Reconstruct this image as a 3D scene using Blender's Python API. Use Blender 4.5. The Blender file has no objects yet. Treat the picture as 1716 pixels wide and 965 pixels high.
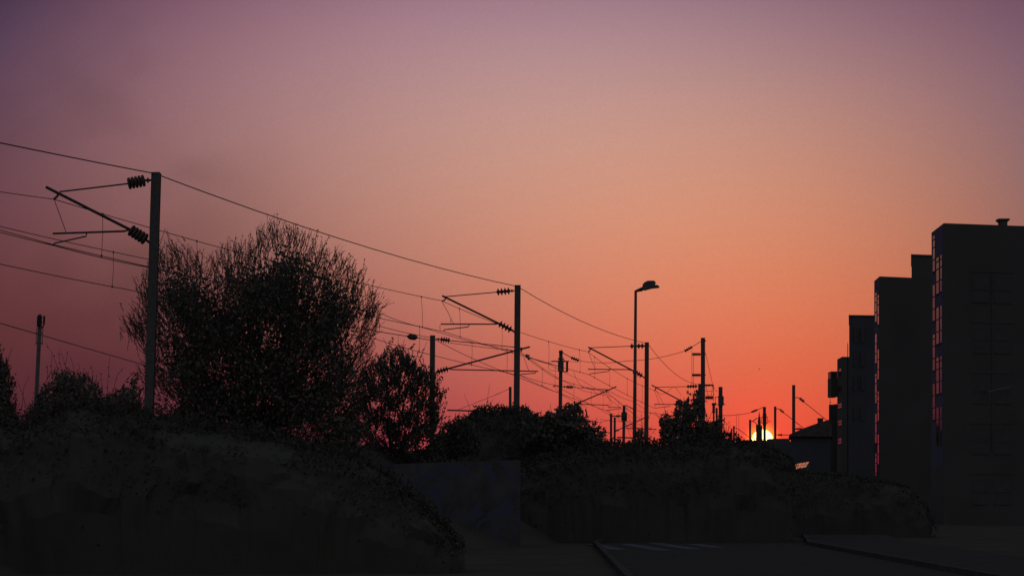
import bpy, bmesh, math, random
import numpy as np
from mathutils import Vector, Matrix
rng = np.random.default_rng(7)
random.seed(7)
sc = bpy.context.scene
COL = sc.collection

# ------------------------------------------------------------------ camera
W0, H0, F, CX, HY, EYE = 1716.0, 965.0, 3600.0, 858.0, 830.0, 1.6
cd = bpy.data.cameras.new("camera"); cam = bpy.data.objects.new("camera", cd); COL.objects.link(cam)
cam.location = (0, 0, EYE); cam.rotation_euler = (math.radians(90), 0, 0)
cd.sensor_width = 36; cd.lens = 36*F/W0; cd.shift_y = (HY-H0/2)/W0
cd.clip_start = 0.5; cd.clip_end = 6000
sc.camera = cam

def P(px, py, Y):
    """world point seen at photo pixel px, py at the distance Y (level camera)"""
    return Vector(((px-CX)/F*Y, Y, EYE+(HY-py)/F*Y))

# ------------------------------------------------------------------ sun and sky
SUN = Vector(((1277.5-CX)/F, 1.0, (HY-737.0)/F)).normalized()
SUN_EL = math.asin(SUN.z); SUN_AZ = math.atan2(SUN.x, SUN.y)
ld = bpy.data.lights.new("sun", 'SUN'); lo = bpy.data.objects.new("sun", ld); COL.objects.link(lo)
lo.rotation_euler = SUN.to_track_quat('Z', 'Y').to_euler()
ld.energy = 0.9; ld.angle = math.radians(0.53); ld.color = (1.0, 0.36, 0.12)

w = bpy.data.worlds.new("World"); sc.world = w; w.use_nodes = True
nt = w.node_tree; nt.nodes.clear()
def N(kind, **kw):
    n = nt.nodes.new(kind)
    for k, v in kw.items(): setattr(n, k, v)
    return n
def L(a, b): nt.links.new(a, b)
def M(op, a, b=None, c=None, clamp=False):
    n = N('ShaderNodeMath', operation=op); n.use_clamp = clamp
    for i, v in enumerate((a, b, c)):
        if v is None: continue
        if isinstance(v, (int, float)): n.inputs[i].default_value = v
        else: L(v, n.inputs[i])
    return n.outputs[0]
def VM(op, a, b=None, c=None, scale=None):
    n = N('ShaderNodeVectorMath', operation=op)
    for i, v in enumerate((a, b, c)):
        if v is None: continue
        if isinstance(v, (tuple, list, Vector)): n.inputs[i].default_value = tuple(v)
        else: L(v, n.inputs[i])
    if scale is not None:
        if isinstance(scale, (int, float)): n.inputs['Scale'].default_value = scale
        else: L(scale, n.inputs['Scale'])
    return n
def MR(v, a, b, c=0.0, d=1.0, t='SMOOTHSTEP'):
    n = N('ShaderNodeMapRange', interpolation_type=t); L(v, n.inputs[0])
    for i, x in enumerate((a, b, c, d)): n.inputs[i+1].default_value = x
    return n.outputs[0]
def MIX(f, a, b):
    n = N('ShaderNodeMix', data_type='RGBA')
    L(f, n.inputs[0])
    for i, v in ((6, a), (7, b)):
        if isinstance(v, tuple): n.inputs[i].default_value = (*v, 1)
        else: L(v, n.inputs[i])
    return n.outputs[2]
tc = N('ShaderNodeTexCoord'); dirv = VM('NORMALIZE', tc.outputs['Generated']).outputs[0]
sx = N('ShaderNodeSeparateXYZ'); L(dirv, sx.inputs[0])
X, Y_, Z = sx.outputs
yy = M('MAXIMUM', Y_, 0.2)
# azimuth and elevation as slopes; the sky colours are a smooth function of both
A = M('MULTIPLY', M('DIVIDE', X, yy), F/858.0); A = M('MINIMUM', M('MAXIMUM', A, -1.08), 1.15)
EL = M('MULTIPLY', M('DIVIDE', Z, yy), F/830.0); EL = M('MINIMUM', M('MAXIMUM', EL, 0.0), 1.06)
CO = {
(0, 0):(0.6983,0.2058,0.2604),(0, 1):(0.2807,0.6839,0.1322),(0, 2):(0.0371,0.3505,0.6577),(0, 3):(-0.4621,-0.9812,-0.3145),
(0, 4):(0.0674,0.2220,-0.2026),(1, 0):(0.5886,0.1215,-0.0568),(1, 1):(-0.5894,0.2063,0.2712),(1, 2):(-0.2036,-0.5184,-0.3241),
(1, 3):(0.2171,0.2325,0.1395),(2, 0):(-0.2342,-0.0697,-0.1370),(2, 1):(-0.1915,-0.5564,-0.1402),(2, 2):(0.1805,0.3612,0.0165),
(3, 0):(-0.4088,-0.1034,0.0466),(3, 1):(0.4753,0.1102,-0.0335),(4, 0):(0.0021,0.0623,0.0823)}
ev = N('ShaderNodeCombineXYZ'); av = N('ShaderNodeCombineXYZ')
for i in range(3): L(EL, ev.inputs[i]); L(A, av.inputs[i])
ev, av = ev.outputs[0], av.outputs[0]
acc = None
for i in range(4, -1, -1):
    js = [j for (ii, j) in CO if ii == i]; p = None
    for j in range(max(js), -1, -1):
        c = CO[(i, j)]
        p = c if p is None else VM('MULTIPLY_ADD', ev, p, c).outputs[0]
    if acc is None: acc = p
    else:
        acc = VM('MULTIPLY_ADD', av, acc, p).outputs[0]
acc = VM('MAXIMUM', acc, (0.02, 0.02, 0.02)).outputs[0]
gm = N('ShaderNodeGamma'); L(acc, gm.inputs[0]); gm.inputs[1].default_value = 2.2
front = gm.outputs[0]
# thin smoke-like cloud, mostly away from the sun to the left
ns = N('ShaderNodeTexNoise'); ns.inputs['Scale'].default_value = 9.0; ns.inputs['Detail'].default_value = 3.0; ns.inputs['Roughness'].default_value = 0.45
L(VM('MULTIPLY', dirv, (1, 1, 1.6)).outputs[0], ns.inputs['Vector'])
cloud = M('MULTIPLY', MR(ns.outputs[0], 0.42, 0.66), MR(A, -0.25, -0.75))
front = VM('SCALE', front, scale=M('SUBTRACT', 1.0, M('MULTIPLY', cloud, 0.26))).outputs[0]
ns2 = N('ShaderNodeTexNoise'); ns2.inputs['Scale'].default_value = 900.0; ns2.inputs['Detail'].default_value = 1.0
L(dirv, ns2.inputs['Vector'])
front = VM('SCALE', front, scale=MR(ns2.outputs[0], 0.25, 0.75, 0.975, 1.025, 'LINEAR')).outputs[0]
# glow round the sun
ds = VM('DISTANCE', dirv, tuple(SUN)).outputs['Value']
glow = M('POWER', M('SUBTRACT', 1.0, MR(ds, 0.0, 0.05, t='LINEAR'), clamp=True), 3.0)
front = VM('ADD', front, VM('SCALE', (0.30, 0.0, 0.0), scale=glow).outputs[0]).outputs[0]
core = M('POWER', M('SUBTRACT', 1.0, MR(ds, 0.0045, 0.0095, t='LINEAR'), clamp=True), 2.0)
front = VM('ADD', front, VM('SCALE', (1.3, 0.33, 0.0), scale=core).outputs[0]).outputs[0]
# the rest of the dome: dusk blue overhead and behind
nish = N('ShaderNodeTexSky', sky_type='NISHITA'); nish.sun_disc = False
nish.sun_elevation = max(SUN_EL, 0.0); nish.sun_rotation = SUN_AZ; nish.air_density = 1.5; nish.dust_density = 2.0
dome = MIX(MR(Z, 0.0, 0.7), (0.27, 0.245, 0.27), (0.225, 0.232, 0.262))
dome = VM('ADD', dome, VM('SCALE', nish.outputs[0], scale=0.05).outputs[0]).outputs[0]
fz = M('MULTIPLY', MR(Y_, 0.35, 0.93), MR(Z, 0.62, 0.24))
sky = MIX(fz, dome, front)
disc = MR(ds, 0.00505, 0.0046)
sky = MIX(disc, sky, (9.0, 4.2, 0.95))
bg = N('ShaderNodeBackground'); L(sky, bg.inputs[0]); bg.inputs[1].default_value = 1.0
ow = N('ShaderNodeOutputWorld'); L(bg.outputs[0], ow.inputs[0])

sc.view_settings.view_transform = 'Standard'; sc.view_settings.look = 'None'
sc.view_settings.exposure = 0.0; sc.view_settings.gamma = 1.0; sc.view_settings.use_curve_mapping = False
sc.cycles.max_bounces = 4; sc.cycles.diffuse_bounces = 2; sc.cycles.use_denoising = True

# ------------------------------------------------------------------ materials
def mat(name, c, rough=0.85, spec=0.15, metal=0.0, var=0.25, scale=3.0, bump=0.0):
    m = bpy.data.materials.new(name); m.use_nodes = True
    t = m.node_tree; b = t.nodes['Principled BSDF']
    b.inputs['Roughness'].default_value = rough; b.inputs['Metallic'].default_value = metal
    b.inputs['Specular IOR Level'].default_value = spec
    n = t.nodes.new('ShaderNodeTexNoise'); n.inputs['Scale'].default_value = scale; n.inputs['Detail'].default_value = 6
    tcn = t.nodes.new('ShaderNodeTexCoord'); t.links.new(tcn.outputs['Object'], n.inputs['Vector'])
    r = t.nodes.new('ShaderNodeValToRGB')
    r.color_ramp.elements[0].position = 0.3; r.color_ramp.elements[1].position = 0.7
    r.color_ramp.elements[0].color = (*[x*(1-var) for x in c], 1); r.color_ramp.elements[1].color = (*[x*(1+var) for x in c], 1)
    t.links.new(n.outputs[0], r.inputs[0]); t.links.new(r.outputs[0], b.inputs['Base Color'])
    if bump:
        bp = t.nodes.new('ShaderNodeBump'); bp.inputs['Strength'].default_value = bump; bp.inputs['Distance'].default_value = 0.02
        t.links.new(n.outputs[0], bp.inputs['Height']); t.links.new(bp.outputs[0], b.inputs['Normal'])
    return m
STEEL = mat('painted_steel', (0.05, 0.05, 0.052), 0.85, 0.05, var=0.2, scale=8)
WIRE = mat('oxidised_copper', (0.05, 0.05, 0.048), 0.8, 0.05, var=0.1)
PORC = mat('brown_porcelain', (0.05, 0.042, 0.038), 0.95, 0.0, var=0.1)
BARK = mat('bark', (0.045, 0.042, 0.038), 0.95, 0.0, var=0.2, scale=20)
LEAF = mat('leaf', (0.058, 0.059, 0.054), 0.9, 0.0, var=0.08, scale=2)
LEAF2 = mat('dark_leaf', (0.037, 0.038, 0.035), 0.9, 0.0, var=0.08, scale=2)
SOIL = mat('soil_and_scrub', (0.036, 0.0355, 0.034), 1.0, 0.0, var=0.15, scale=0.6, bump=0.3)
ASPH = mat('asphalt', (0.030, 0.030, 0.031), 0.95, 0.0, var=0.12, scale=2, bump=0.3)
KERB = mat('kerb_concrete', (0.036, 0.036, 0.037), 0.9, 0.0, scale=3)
PAINT = mat('worn_road_paint', (0.056, 0.055, 0.08), 0.9, 0.0, var=0.3, scale=2.5)
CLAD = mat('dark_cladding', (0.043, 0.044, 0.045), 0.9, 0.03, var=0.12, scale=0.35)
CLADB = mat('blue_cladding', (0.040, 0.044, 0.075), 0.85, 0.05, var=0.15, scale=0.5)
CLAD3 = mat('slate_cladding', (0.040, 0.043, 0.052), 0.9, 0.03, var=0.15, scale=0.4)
FRAME = mat('window_frame', (0.03, 0.03, 0.035), 0.7, 0.05)
TILE = mat('roof_tile', (0.05, 0.045, 0.045), 0.95, 0.0, var=0.3, scale=5, bump=0.5)
STONE = mat('stone', (0.05, 0.048, 0.046), 0.95, 0.0, var=0.3, scale=0.8)
GLASS = mat('window_glass', (0.015, 0.014, 0.018), 0.08, 0.27, var=0.1)
def glass_variant(name, spec, rough):
    m = mat(name, (0.015, 0.014, 0.018), rough, spec, var=0.1); return m
GLASS2 = glass_variant('dusty_glass', 0.3, 0.16)
DGLASS = mat('shaded_glass', (0.04, 0.04, 0.043), 0.8, 0.05, var=0.1)
def graffiti():
    m = mat('graffiti_concrete', (0.044, 0.045, 0.052), 0.95, 0.0, var=0.3, scale=1.2)
    t = m.node_tree; b = t.nodes['Principled BSDF']
    src = b.inputs['Base Color'].links[0].from_socket
    tcn = t.nodes.new('ShaderNodeTexCoord'); n = t.nodes.new('ShaderNodeTexNoise'); n.inputs['Scale'].default_value = 0.9; n.inputs['Detail'].default_value = 2; n.inputs['Distortion'].default_value = 2.2
    mp = t.nodes.new('ShaderNodeMapping'); mp.inputs['Scale'].default_value = (1.3, 1, 1)
    t.links.new(tcn.outputs['Object'], mp.inputs[0]); t.links.new(mp.outputs[0], n.inputs['Vector'])
    mr = t.nodes.new('ShaderNodeMapRange'); mr.inputs[1].default_value = 0.5; mr.inputs[2].default_value = 0.54
    t.links.new(n.outputs[0], mr.inputs[0])
    mx = t.nodes.new('ShaderNodeMix'); mx.data_type = 'RGBA'; mx.inputs[7].default_value = (0.04, 0.044, 0.072, 1)
    t.links.new(mr.outputs[0], mx.inputs[0]); t.links.new(src, mx.inputs[6]); t.links.new(mx.outputs[2], b.inputs['Base Color'])
    return m
GRAF = graffiti()

# ------------------------------------------------------------------ object helpers
def thing(name, loc, label, cat, group=None):
    o = bpy.data.objects.new(name, None); COL.objects.link(o); o.location = loc
    o.empty_display_size = 0.3
    o['label'] = label; o['category'] = cat
    if group: o['group'] = group
    return o
def org(o):
    v = Vector((0, 0, 0))
    while o is not None: v += o.location; o = o.parent
    return v
def link(name, me, m, parent=None, label=None, cat=None, group=None, kind=None, loc=None):
    """me is in world coordinates; its origin is moved to loc or to the parent"""
    o = bpy.data.objects.new(name, me); COL.objects.link(o); me.materials.append(m)
    base = org(parent) if parent is not None else Vector(loc) if loc is not None else Vector((0, 0, 0))
    if base.length > 0: me.transform(Matrix.Translation(-base))
    if parent is not None: o.parent = parent
    else: o.location = base
    for k, v in (('label', label), ('category', cat), ('group', group), ('kind', kind)):
        if v: o[k] = v
    return o
class MB:
    """collects shapes for ONE mesh"""
    def __init__(s): s.v = []; s.f = []; s.sm = []
    def add(s, vs, fs, smooth=False):
        n = len(s.v); s.v += [tuple(x) for x in vs]; s.f += [tuple(i+n for i in f) for f in fs]; s.sm += [smooth]*len(fs)
        return s
    def box(s, a, b):
        x0, y0, z0 = [min(i, j) for i, j in zip(a, b)]; x1, y1, z1 = [max(i, j) for i, j in zip(a, b)]
        return s.add([(x0,y0,z0),(x1,y0,z0),(x1,y1,z0),(x0,y1,z0),(x0,y0,z1),(x1,y0,z1),(x1,y1,z1),(x0,y1,z1)],
              [(0,3,2,1),(4,5,6,7),(0,1,5,4),(1,2,6,5),(2,3,7,6),(3,0,4,7)])
    def prism(s, poly, z0, z1):
        """poly: ground outline counterclockwise; z0/z1 numbers or per-vertex lists"""
        n = len(poly); z0 = z0 if isinstance(z0, (list, tuple)) else [z0]*n; z1 = z1 if isinstance(z1, (list, tuple)) else [z1]*n
        vs = [(p[0], p[1], z) for p, z in zip(poly, z0)]+[(p[0], p[1], z) for p, z in zip(poly, z1)]
        return s.add(vs, [tuple(range(n))[::-1], tuple(range(n, 2*n))]+[(i, (i+1) % n, n+(i+1) % n, n+i) for i in range(n)])
    def tube(s, pts, r, seg=6, r1=None):
        pts = [Vector(p) for p in pts]; n = len(pts)
        rr = [r+(r1-r)*i/(n-1) if r1 is not None else r for i in range(n)]
        vs = []; up = None
        for i, p in enumerate(pts):
            t = (pts[min(i+1, n-1)]-pts[max(i-1, 0)]).normalized()
            if up is None or abs(up.dot(t)) > 0.95: up = Vector((0, 0, 1)) if abs(t.z) < 0.9 else Vector((0, 1, 0))
            a = t.cross(up).normalized(); b = t.cross(a).normalized()
            for k in range(seg):
                th = 2*math.pi*k/seg; vs.append(p+(a*math.cos(th)+b*math.sin(th))*rr[i])
        fs = [(i*seg+k, i*seg+(k+1) % seg, (i+1)*seg+(k+1) % seg, (i+1)*seg+k) for i in range(n-1) for k in range(seg)]
        fs += [tuple(range(seg)), tuple(range((n-1)*seg, n*seg))]
        return s.add(vs, fs, True)
    def lathe(s, p0, p1, prof, seg=12):
        """prof: list of (t along p0->p1 in 0..1, radius)"""
        p0, p1 = Vector(p0), Vector(p1); t = (p1-p0).normalized()
        up = Vector((0, 0, 1)) if abs(t.z) < 0.9 else Vector((0, 1, 0)); a = t.cross(up).normalized(); b = t.cross(a).normalized()
        vs = [p0+(p1-p0)*u+(a*math.cos(2*math.pi*k/seg)+b*math.sin(2*math.pi*k/seg))*r for u, r in prof for k in range(seg)]
        n = len(prof)
        fs = [(i*seg+k, i*seg+(k+1) % seg, (i+1)*seg+(k+1) % seg, (i+1)*seg+k) for i in range(n-1) for k in range(seg)]
        fs += [tuple(range(seg)), tuple(range((n-1)*seg, n*seg))]
        return s.add(vs, fs, False)
    def mesh(s, name):
        me = bpy.data.meshes.new(name); me.from_pydata(s.v, [], s.f)
        me.polygons.foreach_set('use_smooth', s.sm); me.update(); return me
    def build(s, name, m, parent=None, **kw): return link(name, s.mesh(name), m, parent, **kw)

def insul(mb, p0, p1, n=4, R=0.165, r=0.045, fat=.28):
    """string of n porcelain sheds between p0 and p1"""
    prof = [(0, r*0.8)]; d = 1.0/n
    for i in range(n):
        a = (i+0.5)*d
        prof += [(a-d*0.44, r), (a-d*(.12+.3*fat), R*0.62), (a-d*(.02+.3*fat), R*.93), (a, R), (a+d*(.02+.3*fat), R*0.93), (a+d*(.12+.3*fat), R*0.55), (a+d*0.44, r)]
    prof.append((1, r*0.8))
    mb.lathe(p0, p1, prof)

def hbeam(mb, x, y, w, z0, z1, lean=0.0, tf=0.02):
    """H section column, open side towards the track, x at the top, lean = x shift at the foot"""
    h = w/2
    outline = [(-h,-h),(h,-h),(h,-h+tf),(tf/2,-h+tf),(tf/2,h-tf),(h,h-tf),(h,h),(-h,h),(-h,h-tf),(-tf/2,h-tf),(-tf/2,-h+tf),(-h,-h+tf)]
    n = len(outline)
    vs = [(x+lean+a, y+b, z0) for a, b in outline]+[(x+a, y+b, z1) for a, b in outline]
    fs = [(i, (i+1) % n, n+(i+1) % n, n+i) for i in range(n)]
    # caps in convex pieces
    for o in (0, n): fs += [(o+0,o+1,o+2,o+11),(o+10,o+3,o+4,o+9),(o+8,o+5,o+6,o+7)]
    mb.add(vs, fs)

# ------------------------------------------------------------------ terrain
SH = [(-34, -20), (-21, 25), (-14.6, 48), (-8.4, 61), (2.6, 92), (10.8, 121), (20, 165), (30, 240), (44, 340)]   # near shoulder of the railway bank
def bank_mesh():
    mb = MB(); pts = [Vector((a, b, 0)) for a, b in SH]; rows = []
    # subdivide
    fine = []
    for i in range(len(pts)-1):
        for k in range(6): fine.append(pts[i].lerp(pts[i+1], k/6))
    fine.append(pts[-1])
    off = [5.2, 3.4, 1.6, 0.5, 0.0, -1.2, -4, -12, -30, -36]
    hz = [-0.05, 1.0, 2.2, 3.0, 3.2, 3.25, 3.3, 3.3, 3.2, -0.05]
    for i, p in enumerate(fine):
        t = (fine[min(i+1, len(fine)-1)]-fine[max(i-1, 0)]).normalized(); nrm = Vector((t.y, -t.x, 0))
        rows.append([p+nrm*o+Vector((0, 0, h+(0.12*math.sin(i*1.7+o) if 0 < k < 9 else 0))) for k, (o, h) in enumerate(zip(off, hz))])
    m = len(off); vs = [v for r in rows for v in r]
    fs = [(i*m+k, i*m+k+1, (i+1)*m+k+1, (i+1)*m+k) for i in range(len(rows)-1) for k in range(m-1)]
    mb.add(vs, fs, True); return mb
def grid_ground():
    mb = MB(); n = 40
    xs = [-1500+3000*i/n for i in range(n+1)]; ys = [-300+3300*(i/n)**1.5 for i in range(n+1)]
    mb.add([(x, y, -0.02) for y in ys for x in xs], [(j*(n+1)+i, j*(n+1)+i+1, (j+1)*(n+1)+i+1, (j+1)*(n+1)+i) for j in range(n) for i in range(n)])
    return mb
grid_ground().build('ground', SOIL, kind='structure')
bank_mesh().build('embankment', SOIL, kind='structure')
road = MB(); rc = [(5.5, -20), (5.5, 30), (6.2, 70), (10.5, 105), (17, 150), (27, 230)]
hw = 3.4
def ribbon(mb, c, o0, o1, z):
    vs = []
    for i, p in enumerate(c):
        a, b = Vector(c[max(i-1, 0)]), Vector(c[min(i+1, len(c)-1)]); t = (b-a).normalized(); nn = Vector((t.y, -t.x))
        for o in (o0, o1): q = Vector(p)+nn*o; vs.append((q.x, q.y, z))
    mb.add(vs, [(2*i, 2*i+1, 2*i+3, 2*i+2) for i in range(len(c)-1)])
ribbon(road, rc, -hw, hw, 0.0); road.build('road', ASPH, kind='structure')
for o0, o1, nm in ((hw, hw+0.16, 'kerb'), (-hw-0.16, -hw, 'kerb')):
    k = MB(); vs = []
    for i, p in enumerate(rc):
        a, b = Vector(rc[max(i-1, 0)]), Vector(rc[min(i+1, len(rc)-1)]); t = (b-a).normalized(); nn = Vector((t.y, -t.x))
        for o in (o0, o1):
            q = Vector(p)+nn*o
            vs += [(q.x, q.y, -0.015), (q.x, q.y, 0.12)]
    fs = []
    for i in range(len(rc)-1):
        b = 4*i; fs += [(b, b+1, b+5, b+4), (b+1, b+3, b+7, b+5), (b+2, b+3, b+7, b+6)]
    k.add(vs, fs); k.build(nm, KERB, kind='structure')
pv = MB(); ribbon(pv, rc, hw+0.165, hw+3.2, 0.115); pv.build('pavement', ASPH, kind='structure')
zb = MB()
for (xa, ya, xb, yb) in ((2.4, 71, 2.9, 63.5), (3.5, 71, 4.2, 62.5), (4.5, 73, 5.2, 64), (5.7, 71, 6.1, 66)):
    zb.add([(xb, yb, 0.008), (xb+0.5, yb, 0.008), (xa+0.5, ya, 0.008), (xa, ya, 0.008)], [(0, 1, 2, 3)])
zb.build('road_markings', PAINT, kind='structure')

# ------------------------------------------------------------------ overhead line masts
def mast(px, py, Y, wpx, label, foot_px=None, zb=3.0, group='railway masts along the track'):
    top = P(px, py, Y); lean = 0.0
    if foot_px is not None: lean = (foot_px[0]-px)/(foot_px[1]-py)*((top.z-zb)*F/Y)/F*Y
    o = thing('railway_mast', (top.x+lean, Y, zb), label, 'railway mast', group)
    mb = MB(); hbeam(mb, top.x, Y, wpx/F*Y, zb-0.6, top.z, lean); mb.build('post', STEEL, o)
    # footing block
    f = MB(); s = 0.45; c = (top.x+lean, Y)
    f.prism([(c[0]-s, c[1]-s), (c[0]+s, c[1]-s), (c[0]+s, c[1]+s), (c[0]-s, c[1]+s)], zb-0.9, zb+0.15); f.build('footing', STONE, o)
    return o
def cantilever(o, Y, k, s=1.0):
    """swinging bracket of a mast, k: dict of photo points"""
    g = lambda p, d=0.0: P(p[0], p[1], Y+d)
    m = MB(); m.tube([g(k['mast1']), g(k['ins1'][0])], 0.035*s); m.lathe(g(k['mast1']), g(k['ins1'][0]), [(0, .03*s), (.45, .03*s), (.5, .075*s), (.7, .075*s), (.75, .03*s), (1, .03*s)]); m.build('clevis', STEEL, o)
    m = MB(); insul(m, g(k['ins1'][0]), g(k['ins1'][1]), k.get('n', 4), k.get('R', 0.165), 0.05, k.get('fat', .28)); m.build('insulator', PORC, o)
    m = MB(); insul(m, g(k['ins2'][0]), g(k['ins2'][1]), k.get('n', 4), k.get('R', 0.165), 0.05, k.get('fat', .28)); m.build('insulator', PORC, o)
    m = MB(); m.tube([g(k['ins2'][1]), g(k['mast2'])], 0.04*s); m.build('clevis', STEEL, o)
    m = MB(); m.tube([g(k['ins1'][1]), g(k['tie'])], 0.024*s); m.build('top_tie', STEEL, o)
    m = MB(); m.tube([g(k['tube']), g(k['ins2'][0])], 0.042*s, 8); m.build('bracket_tube', STEEL, o)
    m = MB(); m.tube([g(k['reg'][0]), g(k['reg'][1])], 0.032*s); m.tube([g(k['reg'][1]), g(k['ins2'][0])], 0.028*s); m.build('registration_arm', STEEL, o)
    m = MB(); m.tube([g(p) for p in k['steady']], 0.022*s); m.build('steady_arm', STEEL, o)
    m = MB(); m.tube([g(p) for p in k['hook']], 0.035*s); m.build('wire_clamp', STEEL, o)
    for br in k['brace']:
        m = MB(); m.tube([g(p) for p in br], 0.011*s, 5); m.build('stay_wire', WIRE, o)

M1 = mast(262, 289.5, 62, 14.6, 'nearest railway mast at the left, beside the big shrub, with large insulators', (250.5, 640))
cantilever(M1, 62, dict(mast1=(255, 302), ins1=((243, 302.5), (214, 308)), tie=(100, 321.5), tube=(77, 313.5), ins2=((218, 385), (245, 402)),
    mast2=(252, 408), reg=((88.5, 391.5), (209, 387.5)), steady=((145, 391), (144.5, 396), (92, 407.5), (88.5, 411)), hook=((99, 322), (96, 329), (90, 334.5)),
    brace=[((91, 335), (111, 390))], n=5, R=0.175, fat=.95))
M2 = mast(867.5, 478, 92.5, 10.2, 'second railway mast from the left, standing in the middle of the photo', (865.5, 690))
cantilever(M2, 92.5, dict(mast1=(862, 487), ins1=((855, 487.5), (832, 489.5)), tie=(747, 497), tube=(741, 495.5), ins2=((836, 542), (857, 553)),
    mast2=(863, 557), reg=((739.5, 543), (832, 543)), steady=((786, 544), (785, 547.5), (744, 552.5), (743, 555.5)), hook=((748, 498), (745, 503), (740, 504.5)),
    brace=[((741, 506), (751, 524), (755.5, 534), (755, 541)), ((755.5, 534), (760, 542)), ((740.5, 540), (737, 546), (737.5, 554))]))
M3 = mast(1084, 573.5, 121, 6.8, 'third railway mast from the left, just right of the street lamp', (1083, 735))
cantilever(M3, 121, dict(mast1=(1081, 579.5), ins1=((1079, 579.5), (1056, 580)), tie=(990, 582.5), tube=(985.5, 581.5), ins2=((1061, 621), (1076, 630)),
    mast2=(1082, 634), reg=((985, 618.5), (1052, 619)), steady=((1020.5, 619.5), (1020, 622), (989, 626), (987, 628)), hook=((990, 583), (988.5, 587), (985.5, 590)),
    brace=[((986, 590), (997, 618))]))
M3b = mast(1174.5, 643, 146, 8.5, 'broad railway mast rising from the leafy tree, its bracket pointing left', (1174.5, 720))
cantilever(M3b, 146, dict(mast1=(1169, 647), ins1=((1168, 647), (1151, 647.5)), tie=(1099, 648.5), tube=(1092, 645), ins2=((1146, 674), (1160, 682)),
    mast2=(1169, 687), reg=((1097, 677), (1125, 677.5)), steady=((1123, 680.5), (1098, 683.5), (1097, 677)), hook=((1099, 650), (1097, 655)),
    brace=[((1097, 655), (1105, 676)), ((1098, 651), (1112, 677)), ((1099, 655), (1108, 660.5), (1116, 659), (1124, 651), (1129, 647.5), (1133, 650), (1142, 663))], R=0.14))
M5 = mast(725, 562, 105, 8.6, 'railway mast whose bracket points right, just left of the middle mast', (723.5, 735))
cantilever(M5, 105, dict(mast1=(730, 568), ins1=((738, 568.5), (754, 570.5)), tie=(876, 583), tube=(888, 581), ins2=((751, 617.5), (733, 623)),
    mast2=(729, 625), reg=((902, 622), (757, 619)), steady=((898, 622), (897, 625), (873, 627), (872, 629)), hook=((874, 584), (873.5, 589)),
    brace=[((878, 599), (886, 621))]))
M6 = mast(940, 587, 150, 6.0, 'railway mast with a drum and cross arms, above the broad-leaved bush', (938.5, 715))
cantilever(M6, 150, dict(mast1=(942, 647.5), ins1=((949, 648), (960, 648.7)), tie=(1019, 652.5), tube=(1033, 647.5), ins2=((974, 673), (964, 678)),
    mast2=(942, 686), reg=((1020, 678.5), (972, 677)), steady=((1019, 679), (1019, 682), (1041, 682.2), (1041, 684), (1016, 687.5)), hook=((1019, 653), (1016, 657), (1020, 657)),
    brace=[((1016, 657), (1018, 663), (1026, 676), (1022, 681)), ((961, 622), (966, 636), (975, 647), (979, 649.5)), ((985, 650), (993, 653), (1000, 659), (1009, 661.5), (1016, 659))], R=0.15))
def extras(o, Y, boxes=(), tubes=(), ins=(), blobs=()):
    g = lambda p: P(p[0], p[1], Y)
    for nm, a, b, d in boxes:
        m = MB(); A_, B_ = g(a), g(b); m.box((A_.x, Y-d/2, A_.z), (B_.x, Y+d/2, B_.z)); m.build(nm, STEEL, o)
    for nm, pts, r in tubes:
        m = MB(); m.tube([g(p) for p in pts], r); m.build(nm, STEEL if r > 0.02 else WIRE, o)
    for a, b, n, R in ins:
        m = MB(); insul(m, g(a), g(b), n, R, R*0.4); m.build('insulator', PORC, o)
extras(M6, 150, boxes=[('clamp_plate', (935, 604), (944.5, 622), .5), ('clamp_plate', (936.5, 589), (943.5, 591), .4), ('clamp_plate', (935, 600), (944.8, 602), .4)],
    tubes=[('cross_arm', ((924, 605.3), (954, 605.3)), .045), ('cross_arm', ((942, 622.5), (952, 622.5)), .04), ('tension_drum', ((950.3, 606), (950.3, 623)), .075),
           ('cross_arm', ((936, 646.3), (930, 646.3), (926.5, 647.5)), .04), ('brace', ((943, 601), (948, 606)), .03),
           ('guard_loop', ((925, 605.5), (920.5, 606), (919.5, 609), (919.3, 617), (921, 620), (926, 621), (935, 621)), .013),
           ('stay_wire', ((929, 648), (936, 656)), .012), ('stay_wire', ((943, 591), (957, 599)), .03), ('guard_loop', ((955, 605.5), (961, 606), (966, 607.3), (970, 605)), .012)],
    ins=[((957, 599), (970, 604), 4, .14)])
M4 = mast(1178, 566, 138, 6.6, 'tallest railway mast behind the leafy tree, with stacked insulators', (1178, 720))
extras(M4, 138, boxes=[('shelf_bracket', (1180, 644.2), (1190, 646.5), .4)],
    tubes=[('bracket_pin', ((1173, 593.5), (1183, 593.5)), .03), ('bracket_pin', ((1173, 628.3), (1183, 628.3)), .03), ('bracket_pin', ((1180, 570.5), (1183, 571)), .05),
           ('feeder_drop', ((1159.3, 587), (1159.6, 647)), .012), ('feeder_drop', ((1162.3, 591), (1162.5, 652)), .012),
           ('stay_wire', ((1182, 590), (1187, 612), (1194, 643)), .012), ('feeder_drop', ((1194.5, 644), (1192.5, 660), (1193, 667)), .014), ('feeder_drop', ((1183, 647), (1187, 664)), .012),
           ('feeder_drop', ((1182, 655), (1195, 655.5)), .014), ('feeder_drop', ((1195.5, 645), (1196, 672)), .018),
           ('stay_wire', ((1174.5, 572), (1160, 581)), .022)],
    ins=[((1160, 593.5), (1174, 593.5), 8, .13), ((1160, 628.3), (1174, 628.3), 8, .13), ((1182, 645.3), (1196, 645.3), 9, .085), ((1182, 666), (1195, 666), 8, .16), ((1160, 581), (1147, 588.5), 4, .12)])
M10 = mast(1207.5, 648, 150, 6.0, 'railway mast with square frames on both sides, right of the leafy tree', (1207.5, 720))
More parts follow.
